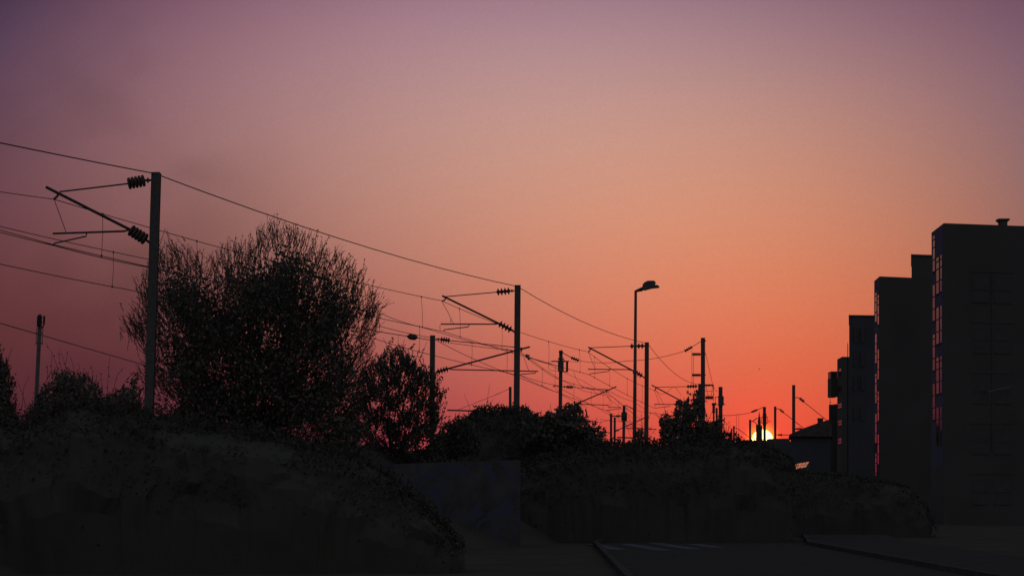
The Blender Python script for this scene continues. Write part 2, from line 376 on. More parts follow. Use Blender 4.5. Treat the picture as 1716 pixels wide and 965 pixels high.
def side_frames(o, cx, y0, y1, Y, dl=7, dr=7, r=.035):
    for s, d in ((-1, dl), (1, dr)):
        m = MB(); g = lambda p: P(p[0], p[1], Y)
        m.tube([g((cx, y0)), g((cx+s*d, y0)), g((cx+s*d, y1)), g((cx, y1))], r); m.build('side_frame', STEEL, o)
side_frames(M10, 1207.5, 665, 678, 150, 8.5, 5)
extras(M10, 150, boxes=[('balance_weight', (1204, 663), (1211.5, 680), .45)], tubes=[('arm_pin', ((1211, 677), (1215.5, 677)), .03), ('stay_wire', ((1195.5, 645), (1197, 652), (1203, 656.5)), .012)])
M7 = mast(855, 648, 190, 4.6, 'short railway mast seen low behind the middle mast', (855, 690))
extras(M7, 190, tubes=[('stay_wire', ((853, 651.5), (832, 661), (762, 688.5)), .02)], ins=[((838, 658), (829, 662), 4, .03)])
M8 = mast(1024, 693, 220, 3.8, 'left one of two thin railway masts close together, over the low bush', (1024, 740))
extras(M8, 220, boxes=[('cap_plate', (1021.8, 693), (1026.2, 695.5), .3)], tubes=[('stay_wire', ((1022, 703.5), (1003, 708)), .02), ('cross_arm', ((1004, 723.5), (1024, 725)), .05)])
M8b = mast(1030.2, 699, 224, 3.6, 'right one of two thin railway masts close together, over the low bush', (1030, 740))
extras(M8b, 224, tubes=[('bracket_tube', ((1036, 720), (1081, 699.5)), .06), ('registration_arm', ((1048, 717.5), (1100, 719)), .05), ('cross_arm', ((1034, 732.5), (1062, 733.5)), .08)], ins=[((1030.5, 722), (1037, 720), 3, .15)])
M9 = mast(1045.8, 679, 200, 4.6, 'railway mast with a bulging weight drum, left of the street lamp', (1045, 740))
extras(M9, 200, boxes=[('cap_plate', (1043.5, 679), (1048, 681), .3)],
    tubes=[('weight_drum', ((1046, 690.5), (1046, 693), (1046, 705)), .27), ('cross_arm', ((1026, 697), (1042, 697)), .05), ('stay_wire', ((1048, 678.5), (1058, 683.3), (1061, 685)), .045)],
    ins=[((1032, 697), (1040, 696.5), 4, .14), ((1056, 682.5), (1062, 685.5), 3, .07)])
M11 = mast(1330, 645, 190, 4.8, 'railway mast in front of the tiled house roof, the rightmost of the row', (1330, 760), zb=0.3)
extras(M11, 190, tubes=[('guy_wire', ((1332, 666), (1337, 665.8), (1341, 667.5)), .04), ('guy_wire', ((1347, 673), (1386, 704.5)), .03), ('cross_arm', ((1332, 718.5), (1342, 718.3)), .06)],
    ins=[((1340, 667), (1347.5, 673), 4, .17), ((1334, 718.5), (1344, 718), 4, .13)])
M12 = mast(1299, 680.8, 250, 3.7, 'railway mast just right of the setting sun', (1299, 760), zb=0.3)
extras(M12, 250, tubes=[('guy_wire', ((1301, 684.8), (1305, 684.8), (1308, 686.5)), .05), ('guy_wire', ((1313, 691), (1347, 717.5)), .04), ('cross_arm', ((1301, 728.3), (1327, 728.5)), .05)],
    ins=[((1307, 686), (1313.5, 691), 3, .17), ((1304, 728.4), (1311, 728.4), 3, .17)])
M13 = mast(1281, 681.5, 210, 4.6, 'railway mast standing against the sun disc beside the church spire', (1281.5, 760), zb=0.3)
side_frames(M13, 1281, 698.5, 708.5, 210, 5, 5.5, .045)
extras(M13, 210, boxes=[('balance_weight', (1278.4, 693), (1284, 712), .45)], tubes=[('arm_pin', ((1286, 705.5), (1291, 705.5)), .03), ('stay_wire', ((1279, 681.8), (1269, 686.5)), .035)])
M14 = mast(1257, 703, 300, 3.3, 'small far railway mast just left of the setting sun', (1257, 750), zb=0.3)
extras(M14, 300, tubes=[('bracket_tube', ((1258, 706), (1262, 705), (1268.5, 700)), .07), ('stay_wire', ((1262, 705.5), (1266, 708), (1268, 710.5)), .05)])
M15 = mast(1229.8, 713.5, 330, 2.8, 'farthest small railway mast, left of the sun behind the slope', (1230, 745), zb=0.3)
extras(M15, 330, tubes=[('guy_wire', ((1231, 716), (1237, 718.5), (1256, 732.5)), .05)])
M15b = mast(1226, 717.5, 336, 2.4, 'stubby far railway mast directly left of the farthest one', (1226, 745), zb=0.3)

dv = thing('disconnector', (P(1199, 0, 148).x, 148, 2.6), 'pair of stubby switch columns between the tallest mast and the mast with square frames', 'switchgear')
for x, yt, r in ((1196, 677, .12), (1201, 683, .09)):
    m = MB(); m.tube([P(x, 735, 148), P(x, yt+14, 148)], .06); m.build('column', STEEL, dv)
    m = MB(); insul(m, P(x, yt+15, 148), P(x, yt, 148), 5, r, r*.7, .6); m.build('insulator', PORC, dv)
m = MB(); a_, b_ = P(1193, 675, 148), P(1200, 678.5, 148); m.box((a_.x, 147.8, b_.z), (b_.x, 148.2, a_.z)); m.build('switch_head', STEEL, dv)

# left telecom-like pole
tp = P(67, 529, 75); lean = -5*75/F
pole = thing('antenna_mast', (tp.x-0.24, 75, 3.0), 'leaning mast with panel antennas at the far left, above the hedge', 'antenna mast')
m = MB(); m.tube([(tp.x-0.26, 75, 2.4), tuple(P(67.5, 531, 75))], .075, 10, .07); m.build('post', STEEL, pole)
g = lambda x, y, d=0: P(x, y, 75+d)
for (x, y0, y1, r, d) in ((63.8, 529, 547, .035, -.1), (74.3, 529, 543, .035, .12), (67, 527, 546, .06, -.12)):
    m = MB(); m.tube([g(x, y0, d), g(x-.7, y1, d)], r, 8); m.build('antenna_panel', STEEL, pole)
for y in (532, 540): m = MB(); m.tube([g(63, y), g(74.5, y-.3)], .015); m.build('antenna_bracket', STEEL, pole)
m = MB(); m.tube([g(74, 543), g(72, 547), g(70, 550)], .025); m.build('antenna_bracket', STEEL, pole)
for y in (558, 575): m = MB(); m.tube([g(60.5, y), g(72, y)], .02); m.build('rung', STEEL, pole)
for x in (61, 71.3): m = MB(); m.tube([g(x+1, 548), g(x, 562), g(x-.6, 578)], .011); m.build('cable', WIRE, pole)

# ------------------------------------------------------------------ overhead wires
def curve3(a, b, sag, n=10):
    a, b = Vector(a), Vector(b)
    return [a.lerp(b, i/n)-Vector((0, 0, sag*4*(i/n)*(1-i/n))) for i in range(n+1)]
def chain(pts, sags):
    out = []
    for i in range(len(pts)-1):
        c = curve3(P(*pts[i]), P(*pts[i+1]), sags[i] if isinstance(sags, (list, tuple)) else sags)
        out += c if not out else c[1:]
    return out
def at_px(poly, px):
    for a, b in zip(poly, poly[1:]):
        fa, fb = CX+F*a.x/a.y, CX+F*b.x/b.y
        if min(fa, fb) <= px <= max(fa, fb) and fa != fb:
            lo_, hi_ = 0.0, 1.0
            for _ in range(30):
                mid = (lo_+hi_)/2; q = a.lerp(b, mid); f = CX+F*q.x/q.y
                if (f < px) == (fa < fb): lo_ = mid
                else: hi_ = mid
            return a.lerp(b, (lo_+hi_)/2)
    return None
def overhead(label, mess, msag, cont, csag, droppers, rm=.0135, rc_=.014, group='electrified overhead lines'):
    A_ = chain(mess, msag); B_ = chain(cont, csag)
    o = thing('overhead_line', tuple(A_[len(A_)//2]), label, 'overhead line', group)
    MB().tube(A_, rm, 5).build('messenger_wire', WIRE, o); MB().tube(B_, rc_, 5).build('contact_wire', WIRE, o)
    for (xa, xb) in droppers:
        a, b = at_px(A_, xa), at_px(B_, xb)
        if a is None or b is None: continue
        m = MB(); m.tube([a, a.lerp(b, .5)+Vector((.02, 0, 0)), b], .0085, 5)
        m.lathe(a+Vector((0, 0, .04)), a-Vector((0, 0, .05)), [(0, .01), (.3, .025), (.7, .025), (1, .01)], 6)
        m.lathe(b+Vector((0, 0, .05)), b-Vector((0, 0, .04)), [(0, .01), (.3, .025), (.7, .025), (1, .01)], 6)
        m.build('dropper', WIRE, o)
    return o
def wire(name, pts, sag, label, cat='wire', r=.012, group='loose wires strung between the masts'):
    r *= 1.25 if r < .03 else 1
    c = chain(pts, sag); mid = c[len(c)//2]
    return MB().tube(c, r, 5).build(name, WIRE, None, label=label, cat=cat, group=group, loc=tuple(mid))

overhead('near overhead line from the left edge past the huge shrub to the leafy tree',
    [(-160, 296, 46), (90, 334, 62), (740, 504, 92.5), (985.5, 589.5, 121), (1097, 654, 146)], [.02, .18, .2, .25],
    [(-160, 342, 46), (89, 410, 62), (743, 555.5, 92.5), (987, 627.5, 121), (1097.5, 684, 146)], [.0, .05, .05, .05],
    [(172, 170), (330, 329), (480, 479), (600, 599), (706, 708), (770, 771), (841, 841), (919.5, 919.5), (971, 972), (996.5, 996.5), (1021.5, 1021.5), (1051, 1051), (1076, 1076)])
wire('contact_wire', [(-160, 345, 46), (90, 411.5, 62.2), (245, 447.5, 67), (520, 504, 80)], 0.03, 'second lower wire close under the near overhead line at the far left')
wire('feeder_wire', [(-150, 500, 58), (0, 541.5, 66), (230, 608, 80), (330, 640, 87)], .0, 'lowest thin wire at the left, passing behind the leaning antenna mast', r=.013)
wire('earth_wire', [(-160, 206, 46), (259, 291, 62), (867, 480, 92.5)], [.02, .27], 'topmost wire from the left edge over the big shrub to the middle mast', r=.014)
wire('earth_wire', [(872, 483, 92.5), (1084, 575, 121)], [.32], 'topmost wire between the middle mast and the mast by the street lamp', r=.013)
wire('earth_wire', [(1087, 577.5, 121), (1171, 644, 146)], [.5], 'slack wire drooping from the lamp-side mast into the leafy tree', r=.012)
overhead('second-track overhead line that ends at the right-pointing bracket of the mast left of the middle',
    [(-160, 340, 60), (246, 434, 72), (640, 526, 90), (703, 547, 94), (791, 573.5, 99), (874, 590, 105)], [.05, .05, .05, .0, .0, 0],
    [(-160, 406, 60), (213, 485, 70), (630, 568, 89), (721, 594, 95), (872, 629, 105)], [.05, .05, .03, .03],
    [(190, 188), (703, 702.5), (791, 790), (849.5, 849.5)])
overhead('second-track overhead line running on from the middle mast into the wires by the leafy bush',
    [(873.5, 590, 105), (908, 618, 118), (936, 635, 128), (1018, 657, 150), (1060, 692, 185), (1100, 728, 215)], 0.05,
    [(872, 629, 105), (908, 646, 118), (936, 657.5, 128), (975, 672, 140), (1016, 687.5, 150), (1060, 712, 185), (1100, 735, 215)], 0.03,
    [(908.5, 908.5), (961.5, 961.5), (990.5, 990.5), (1010.5, 1010.5), (1037, 1036), (1050, 1049)])
overhead('third overhead line passing low behind the middle mast and the mast with the drum',
    [(884, 597, 112), (920, 609.5, 128), (975, 637, 160), (1030, 667, 200), (1080, 706, 240)], .05,
    [(870, 628, 112), (930, 645, 128), (1000, 682, 170), (1060, 716, 215), (1102, 738, 250)], .05, [(930.5, 930), (1021, 1021), (1045, 1045)])
wire('feeder_wire', [(636, 546.5, 96), (724, 566, 105), (792, 600.5, 112), (862, 629, 122), (936, 658, 140), (985, 683, 170)], .03, 'thin wire slanting down behind the mast left of the middle to the bush')
fw = wire('feeder_wire', [(610, 551, 92), (634, 555.6, 96), (682, 563.3, 101), (721, 569.5, 104.5)], .0, 'wire with a bulky oval insulator strung in it, left of the middle mast', cat='feeder wire', r=.016)
m = MB(); m.lathe(P(682, 563.4, 101), P(700, 565.4, 101.6), [(0, .03), (.1, .06), (.2, .10), (.28, .135), (.5, .145), (.72, .14), (.82, .10), (.9, .06), (1, .03)], 12)
m.build('line_insulator', PORC, fw)
wire('feeder_wire', [(754, 574.5, 106), (800, 580.5, 109), (862, 588, 113), (884, 597.5, 116), (935, 613, 148)], .0, 'wire running just under the top tie of the right-pointing bracket', r=.012)
wire('feeder_wire', [(888, 601, 116), (910, 617, 128), (936, 634, 140), (978, 655, 170), (1014, 662, 200), (1060, 700, 240)], .0, 'wire falling from the two clamps right of the middle mast', r=.013)
for k, (a, b) in enumerate((((880.5, 594.5), (887, 597.5)), ((882, 597), (888, 601.5)))):
    m = MB(); m.lathe(P(*a, 116), P(*b, 116), [(0, .03), (.1, .07), (.6, .06), (.7, .1), (.9, .1), (1, .03)], 8)
    m.build('wire_clamp', STEEL, None, label=('upper' if k == 0 else 'lower')+' one of two small wire clamps right of the middle mast', cat='wire clamp', loc=tuple(P(*a, 116)))
wire('feeder_wire', [(970, 604, 150), (1050, 604.5, 145), (1146, 588.5, 138)], [.15, .15], 'long nearly level wire behind the street lamp, from drum mast to insulator stack mast', r=.014)
wire('feeder_wire', [(1062, 685.5, 200), (1100, 692, 190), (1140, 695, 180)], .1, 'short wire from the weight drum mast into the leafy tree', r=.013)
wire('feeder_wire', [(975, 648.5, 180), (1018, 653, 160), (1060, 672, 185), (1110, 700, 230)], .1, 'thin wire crossing behind the street lamp post near the weight drum mast', r=.013)
wire('feeder_wire', [(1005, 702, 240), (1060, 706, 236), (1100, 720, 232)], .1, 'faint low wire behind the street lamp post just over the bushes', r=.016)
wire('feeder_wire', [(1110, 700, 220), (1204, 699, 215)], .1, 'wire hidden mostly behind the leafy tree', r=.015)
fw = wire('feeder_wire', [(1209, 695.5, 160), (1235, 694.3, 178), (1259, 690.3, 205)], .05, 'faint wire with a long dark insulator, left of the church spire', cat='feeder wire', r=.018)
m = MB(); m.lathe(P(1259, 690.3, 205), P(1269.5, 686.3, 209), [(0, .02), (.1, .09), (.5, .1), (.9, .09), (1, .02)], 8); m.build('line_insulator', PORC, fw)
for x in (1234, 1238):
    m = MB(); m.tube([P(x, 694.2, 180), P(x+.3, 740, 180)], .012, 5); m.build('dropper', WIRE, fw)
wire('feeder_wire', [(750, 687, 130), (802, 688.5, 128)], 0, 'thick level bar low behind the mound-shaped shrub, left of the short mast', cat='bar', r=.05, group=None)

# ------------------------------------------------------------------ street lamp
Yl = 80; g = lambda x, y, d=0: P(x, y, Yl+d)
lamp = thing('street_lamp', (P(1061.5, 830, Yl).x, Yl, 0.0), 'tall slim street lamp with a short arm and bulky head, near the centre right', 'street lamp')
foot = Vector((P(1061.8, 830, Yl).x, Yl, 0)); m = MB(); m.tube([foot, foot.lerp(g(1065.3, 487), .5), g(1065.3, 487)], .085, 10, .05); m.build('pole', STEEL, lamp)
m = MB(); m.tube([g(1064.5, 488), g(1071, 485), g(1077.5, 482.5)], .035, 8, .05); m.tube([g(1065, 488.6), g(1077, 486.5)], .03, 8); m.build('arm', STEEL, lamp)
def slab(pts, d0, d1, bev=.03):
    m = MB(); n = len(pts); c = sum((Vector(p) for p in pts), Vector((0, 0)))/n
    layers = [(d0, .86), (d0+bev, 1), (d1-bev, 1), (d1, .86)]; vs = []
    for d, s in layers:
        for p in pts: q = c+(Vector(p)-c)*s; vs.append(g(q.x, q.y, d))
    m.add(vs, [tuple(range(n)), tuple(range(3*n, 4*n))[::-1]]+[(l*n+i, l*n+(i+1) % n, (l+1)*n+(i+1) % n, (l+1)*n+i) for l in range(3) for i in range(n)]); return m
slab([(1076, 484), (1077, 486.6), (1082, 487), (1084, 486), (1088, 485), (1092, 484), (1104.8, 482.6), (1105.2, 481), (1104, 478.6), (1101, 477.2), (1098, 477.2), (1090, 479), (1078, 482)], -.16, .16).build('lamp_head', STEEL, lamp)
slab([(1077, 483), (1076.4, 480), (1077.2, 476), (1080, 472.8), (1085.5, 470.2), (1096, 470), (1098.2, 472), (1099.3, 474.6), (1097.8, 476.5), (1098, 480), (1088, 482)], -.12, .12).build('gear_cover', STEEL, lamp)

# ------------------------------------------------------------------ bird
bq = P(1272.6, 617.8, 150); m = MB()
m.add([bq+Vector(v) for v in ((-.16, 0, .05), (-.05, .05, .02), (0, .08, 0), (.06, .05, .01), (.17, 0, .06), (.05, -.04, .0), (0, -.12, -.02), (-.05, -.04, .0))], [(0, 1, 7), (1, 2, 6, 7), (2, 3, 5, 6), (3, 4, 5)])
m.lathe(bq+Vector((-.02, -.14, -.02)), bq+Vector((.02, .12, -.01)), [(0, .005), (.3, .03), (.6, .035), (.85, .022), (1, .004)], 8)
m.build('bird', LEAF2, None, label='tiny dark bird flying high above the setting sun', cat='bird', loc=tuple(bq))

# ------------------------------------------------------------------ buildings on the right
def zat(py, Y): return EYE+(HY-py)/F*Y
def window(o, q0, q1, nrm, z0, z1, bars, jit, gl=GLASS, fm=None):
    """framed window between ground points q0,q1 (plane), facing nrm; bars: heights (0..1) of the cross bars"""
    q0, q1 = Vector((*q0, 0)), Vector((*q1, 0)); nrm = Vector((*nrm, 0)).normalized(); t = (q1-q0).normalized(); W = (q1-q0).length
    f = MB(); fw_ = min(.035, .06*W)
    def bar(a0, a1, b0, b1, d=.014):
        vs = [q0+t*a+nrm*k+Vector((0, 0, b)) for k in (.002, d) for a, b in ((a0, b0), (a1, b0), (a1, b1), (a0, b1))]
        f.add(vs, [(0,1,2,3),(4,5,6,7),(0,1,5,4),(1,2,6,5),(2,3,7,6),(3,0,4,7)])
    bar(-.03, fw_, z0, z1); bar(W-fw_, W+.03, z0, z1)
    bar(fw_, W-fw_, z0-.04, z0+fw_, .045); bar(fw_, W-fw_, z1-fw_, z1)
    for b in bars: zc = z0+(z1-z0)*b; bar(fw_, W-fw_, zc-.025, zc+.025, .03)
    fr = f.build('window', fm or FRAME, o)
    lv = [0]+list(bars)+[1]; p = MB()
    for a, b in zip(lv, lv[1:]):
        j = [random.uniform(-jit, jit) for _ in range(2)]
        za, zb_ = z0+(z1-z0)*a, z0+(z1-z0)*b
        vs = [q0+t*u+nrm*(.008+j[0]*(u/W-.5)+j[1]*((z-za)/(zb_-za)-.5)*1.0)+Vector((0, 0, z)) for u, z in ((fw_, za), (W-fw_, za), (W-fw_, zb_), (fw_, zb_))]
        p.add(vs, [(0, 1, 2, 3)] if t.cross(Vector((0, 0, 1))).dot(nrm) > 0 else [(3, 2, 1, 0)])
    p.build('pane', gl, fr)
def lerp2(a, b, t): return (a[0]+(b[0]-a[0])*t, a[1]+(b[1]-a[1])*t)

def block(name, label, c, fl, fr, depth, ztop, m=CLAD, cat='apartment building', group=None):
    """c near corner, fl far end of the receding left face, fr right end of the front face"""
    o = thing(name, (c[0], c[1], 0), label, cat, group)
    back = (fr[0]+(fl[0]-c[0])*depth/4.4, fr[1]+(fl[1]-c[1])*depth/4.4)
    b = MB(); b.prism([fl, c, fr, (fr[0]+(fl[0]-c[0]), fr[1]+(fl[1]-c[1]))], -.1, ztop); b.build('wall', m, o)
    return o
# 1: nearest block
c1 = (P(1581.5, 0, 120).x, 120); z1 = zat(374, 120)
l1 = (P(1561, 0, (z1-EYE)*F/(HY-390)).x, (z1-EYE)*F/(HY-390)); r1 = (P(1790, 0, 122).x, 122)
B1 = block('apartment_building', 'nearest and tallest dark apartment block, at the right edge of the photo', c1, l1, r1, 4.4, z1, CLAD, group='apartment blocks in a stepped row')
nL = (-(l1[1]-c1[1]), (l1[0]-c1[0]))
m = MB(); eps = .03; nn = Vector((*nL, 0)).normalized()
def panel(a, b, z0, z1_, d, mt, o, nm, n_):
    a, b = Vector((*a, 0)), Vector((*b, 0)); n_ = Vector((*n_, 0)).normalized(); mb = MB()
    vs = [q+n_*k+Vector((0, 0, z)) for k in (.003, d) for q, z in ((a, z0), (b, z0), (b, z1_), (a, z1_))]
    mb.add(vs, [(0,1,2,3),(4,5,6,7),(0,1,5,4),(1,2,6,5),(2,3,7,6),(3,0,4,7)]); return mb.build(nm, mt, o)
panel(lerp2(c1, l1, .02), lerp2(c1, l1, .98), 3.2, z1-.05, .008, CLADB, B1, 'facade_panel', nL)
def off(p, n_, d): v = Vector(n_).normalized()*d; return (p[0]+v.x, p[1]+v.y)
def facade(o, c, l, n_, cols, gl):
    for (t0, t1, tops) in cols:
        for k, zt in enumerate(tops):
            window(o, off(lerp2(c, l, t1), n_, .009), off(lerp2(c, l, t0), n_, .009), n_, zt-2.13, zt, (.335, .665, .87) if k % 2 == 0 else (.335, .665), .006, gl)
# distances along the face: columns as in the photo
facade(B1, c1, l1, nL, [(.69, .88, [16.55, 13.72, 10.88, 8.05]), (.36, .585, [15.15, 12.3, 9.47, 6.63]), (.13, .26, [15.15, 12.3, 9.47, 6.63])], GLASS)
m = MB(); v0 = P(1679, 374, 121.5); m.box((v0.x-.2, 121, z1-.1), (v0.x+.2, 121.6, z1+.22))
m.add([(v0.x+a, 121.3+b, z) for z, s in ((z1+.2, .22), (z1+.3, .33), (z1+.38, .33), (z1+.4, .25)) for a, b in ((-s, -s), (s, -s), (s, s), (-s, s))],
      [(0,3,2,1), (12,13,14,15)]+[(4*l+i, 4*l+(i+1) % 4, 4*l+4+(i+1) % 4, 4*l+4+i) for l in range(3) for i in range(4)]); m.build('roof_vent', STEEL, B1)
nF = (0.0, -1.0)
# shallow balcony slabs and dark windows of the front face
dirF = Vector((r1[0]-c1[0], r1[1]-c1[1])).normalized(); nF1 = (dirF.y, -dirF.x)
for k in range(5):
    zf = 14.2-2.83*k
    a = (c1[0]+dirF.x*1.6, c1[1]+dirF.y*1.6); b = (c1[0]+dirF.x*4.3, c1[1]+dirF.y*4.3)
    panel(a, b, zf-.09, zf+.04, .03, CLAD, B1, 'ledge', nF1)
    for s in (1.75, 3.1):
        a = (c1[0]+dirF.x*s, c1[1]+dirF.y*s); b = (c1[0]+dirF.x*(s+1.05), c1[1]+dirF.y*(s+1.05))
        window(B1, a, b, nF1, zf-1.75, zf-.35, (.5,), .002, DGLASS, CLAD)
panel((c1[0]+dirF.x*2.93, c1[1]+dirF.y*2.93), (c1[0]+dirF.x*3.02, c1[1]+dirF.y*3.02), 4, 14, .04, CLAD, B1, 'downpipe', nF1)
pa, pb = P(1655, 656, 119.5), P(1693, 647.5, 119.5)
m = MB(); m.tube([pa, pb], .018, 6); m.tube([pa, pa+Vector((0, 1.1, 0))], .02); m.tube([pb, pb+Vector((0, 1.3, 0))], .02); m.build('sloping_rail', mat('bare_metal', (.12, .1, .1), .7, .1), B1)

# 2: second block and its taller rear tower
c2 = (P(1474, 0, 149).x, 149); z2 = zat(463, 149); Yb = (z2-EYE)*F/(HY-471)
l2 = (P(1465, 0, Yb).x, Yb); r2 = (P(1600, 0, 151).x, 151.2)
B2 = block('apartment_building', 'second dark apartment block from the right, with a narrow strip of windows', c2, l2, r2, 4.4, z2, CLAD, group='apartment blocks in a stepped row')
nL2 = (-(l2[1]-c2[1]), (l2[0]-c2[0]))
panel(lerp2(c2, l2, .02), lerp2(c2, l2, .98), 3.2, z2-.05, .008, CLADB, B2, 'facade_panel', nL2)
facade(B2, c2, l2, nL2, [(.50, .78, [z2-.9, z2-4.9+1.1, z2-6.6, z2-9.4, z2-12.2]), (.08, .34, [z2-1.2, z2-5.0, z2-7.9, z2-10.9])], GLASS)
tw = MB(); a = P(1527.5, 0, 153); b = P(1610, 0, 153); zt = zat(429, 153)
tw.prism([(a.x, 153), (b.x, 154), (b.x+1.2, 160), (a.x+1.33, 160)], -.1, zt); tw.build('rear_tower', CLAD, B2)
tw = MB(); tw.prism([(a.x-.06, 152.9), (b.x, 153.9), (b.x+1.2, 160.1), (a.x+1.28, 160.1)], zt+.002, zt+.12); tw.build('parapet', CLAD, B2)
# 3: third block
B3 = thing('apartment_building', (P(1445, 0, 190).x, 190, 0), 'third apartment block from the right, slate grey, with a low step on its left', 'apartment building', 'apartment blocks in a stepped row')
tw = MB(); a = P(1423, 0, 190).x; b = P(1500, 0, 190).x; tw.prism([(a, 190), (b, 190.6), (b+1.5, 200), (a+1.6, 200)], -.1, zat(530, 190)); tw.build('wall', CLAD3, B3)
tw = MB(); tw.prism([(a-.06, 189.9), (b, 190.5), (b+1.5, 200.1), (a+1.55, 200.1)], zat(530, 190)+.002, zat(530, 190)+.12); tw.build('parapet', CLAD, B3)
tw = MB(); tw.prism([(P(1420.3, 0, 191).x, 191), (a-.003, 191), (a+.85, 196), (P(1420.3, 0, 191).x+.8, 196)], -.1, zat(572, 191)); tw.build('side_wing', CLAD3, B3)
for i, (x, y) in enumerate(((1434, 560), (1446, 560), (1434, 600), (1446, 600), (1434, 640), (1446, 640), (1434, 690), (1446, 690))):
    window(B3, (P(x-2.4, 0, 189.9).x, 189.9+.09), (P(x+2.4, 0, 189.9).x, 189.95+.09), nF, zat(y+13, 190), zat(y-12, 190), (.5,), .002, DGLASS, CLAD3)
# 4: lower, farthest block with jutting balconies
B4 = thing('apartment_building', (P(1412, 0, 215).x, 215, 0), 'lowest and farthest apartment block, with balconies jutting out at the left', 'apartment building', 'apartment blocks in a stepped row')
c4 = (P(1411.5, 0, 215).x, 215); z4 = zat(597.5, 215); Y4 = (z4-EYE)*F/(HY-602); l4 = (P(1403, 0, Y4).x, Y4); r4 = (P(1432, 0, 215).x, 215.4)
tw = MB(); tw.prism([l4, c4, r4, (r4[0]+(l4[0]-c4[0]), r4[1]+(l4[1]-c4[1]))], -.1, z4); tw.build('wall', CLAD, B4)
nL4 = (-(l4[1]-c4[1]), (l4[0]-c4[0]))
for (t0, t1, y0, y1) in ((.22, .7, 617, 628), (.1, .86, 646, 656), (.1, .86, 703, 713), (.15, .85, 733, 744), (.1, .86, 675, 684)):
    window(B4, lerp2(c4, l4, t1), lerp2(c4, l4, t0), nL4, zat(y1, 216.5), zat(y0, 216.5), (.5,), .01, GLASS)
def balcony(o, x0, x1, y0, y1, ytop, Y):
    a, b = P(x0, y0, Y), P(x1, y1, Y); m = MB(); m.box((a.x, Y, b.z), (b.x-.01, Y+2.4, a.z)); bo = m.build('balcony', CLAD, o)
    t_ = P(x0, ytop, Y); m = MB(); m.box((t_.x+.02, Y+.05, a.z+.002), (b.x-.06, Y+.09, t_.z)); m.box((t_.x+.02, Y+.095, a.z+.002), (t_.x+.06, Y+2.3, t_.z)); m.build('glass_screen', GLASS2, bo)
    m = MB(); m.tube([(t_.x, Y+.02, t_.z), (b.x, Y+.02, t_.z)], .03); m.tube([(t_.x, Y+.02, t_.z), (t_.x, Y+2.3, t_.z)], .03)
    m.tube([(t_.x, Y+.02, a.z), (t_.x, Y+.02, t_.z)], .03); m.tube([((t_.x+b.x)/2+.12, Y+.02, a.z), ((t_.x+b.x)/2+.12, Y+.02, t_.z)], .03); m.build('railing', STEEL, bo)
balcony(B4, 1392.8, 1404, 633, 664.5, 622.5, 219)
# block with parapet and aerial in front of it
H2 = thing('house', (P(1397, 0, 200).x, 200, 0), 'flat-topped small house with a thin roof aerial, just left of the farthest apartment block', 'house')
tw = MB(); a = P(1389, 0, 200).x; b = P(1403, 0, 200).x; tw.prism([(a, 200), (b, 200), (b*1.03, 206), (a*1.03+.05, 206)], -.1, zat(677.5, 200)); tw.build('wall', CLAD, H2)
m = MB(); q = P(1391.3, 677.5, 201); m.tube([q, P(1391.3, 672, 201), P(1391.3, 664, 201)], .02, 5); m.tube([P(1389.8, 674, 201), P(1392.8, 674, 201)], .03); m.build('aerial', STEEL, H2)
m = MB(); m.tube([P(1398, 677.3, 200.2), P(1403, 677.3, 200.2)], .03); m.build('railing', STEEL, H2)
# pitched roof house
H1 = thing('house', (P(1360, 0, 152).x, 152, 0), 'dark house with a shallow tiled roof and a square chimney, right of the sun', 'house')
Yh = 150; xs = [P(x, 0, Yh).x for x in (1325, 1392)]
tw = MB(); tw.prism([(xs[0], Yh), (xs[1], Yh), (xs[1]*1.06, Yh+9), (xs[0]*1.06, Yh+9)], -.1, zat(731, Yh)); tw.build('wall', CLAD3, H1)
rp = [(1321.5, 731), (1324, 727), (1347, 717), (1372, 708), (1390, 702.5), (1394, 704), (1394, 731)]
tw = MB(); n = len(rp); vs = [P(x, y, Yh-.3) for x, y in rp]+[P(x, y, Yh-.3)+Vector((P(x, y, Yh).x*.064, 9.6, 0)) for x, y in rp]
tw.add(vs, [tuple(range(n)), tuple(range(n, 2*n))[::-1]]+[(i, (i+1) % n, n+(i+1) % n, n+i) for i in range(n)]); tw.build('roof', TILE, H1)
tw = MB(); a, b = P(1372.3, 701.5, Yh+2), P(1379.3, 712, Yh+2); tw.box((a.x, Yh+2, b.z), (b.x, Yh+2.7, a.z)); a, b = P(1371.5, 700.3, Yh+2), P(1380, 701.6, Yh+2); tw.box((a.x, Yh+1.95, b.z-.01), (b.x, Yh+2.75, a.z)); tw.build('chimney', STONE, H1)
# far flat roofed building, below the sun
H3 = thing('warehouse', (P(1280, 0, 400).x, 400, 0), 'long low flat-roofed building that cuts off the bottom of the sun', 'warehouse')
tw = MB(); a, b = P(1236, 0, 400).x, P(1300, 0, 400).x; tw.prism([(a, 400), (b, 400), (b*1.075, 430), (a*1.075, 430)], -.1, zat(737.5, 400)); tw.build('wall', CLAD3, H3)
tw = MB(); a2, b2 = P(1289, 0, 396).x, P(1321, 0, 396).x; tw.prism([(a2, 396), (b2, 396), (b2, 399.9), (a2, 399.9)], -.1, zat(734.5, 396)); tw.build('front_wing', CLAD3, H3)
tw = MB(); tw.prism([(b2+.003, 396), (P(1326, 0, 396).x, 396), (P(1326, 0, 396).x, 399.9), (b2+.003, 399.9)], -.1, [zat(735, 396), zat(741, 396), zat(741, 396), zat(735, 396)]); tw.build('side_wing', CLAD3, H3)
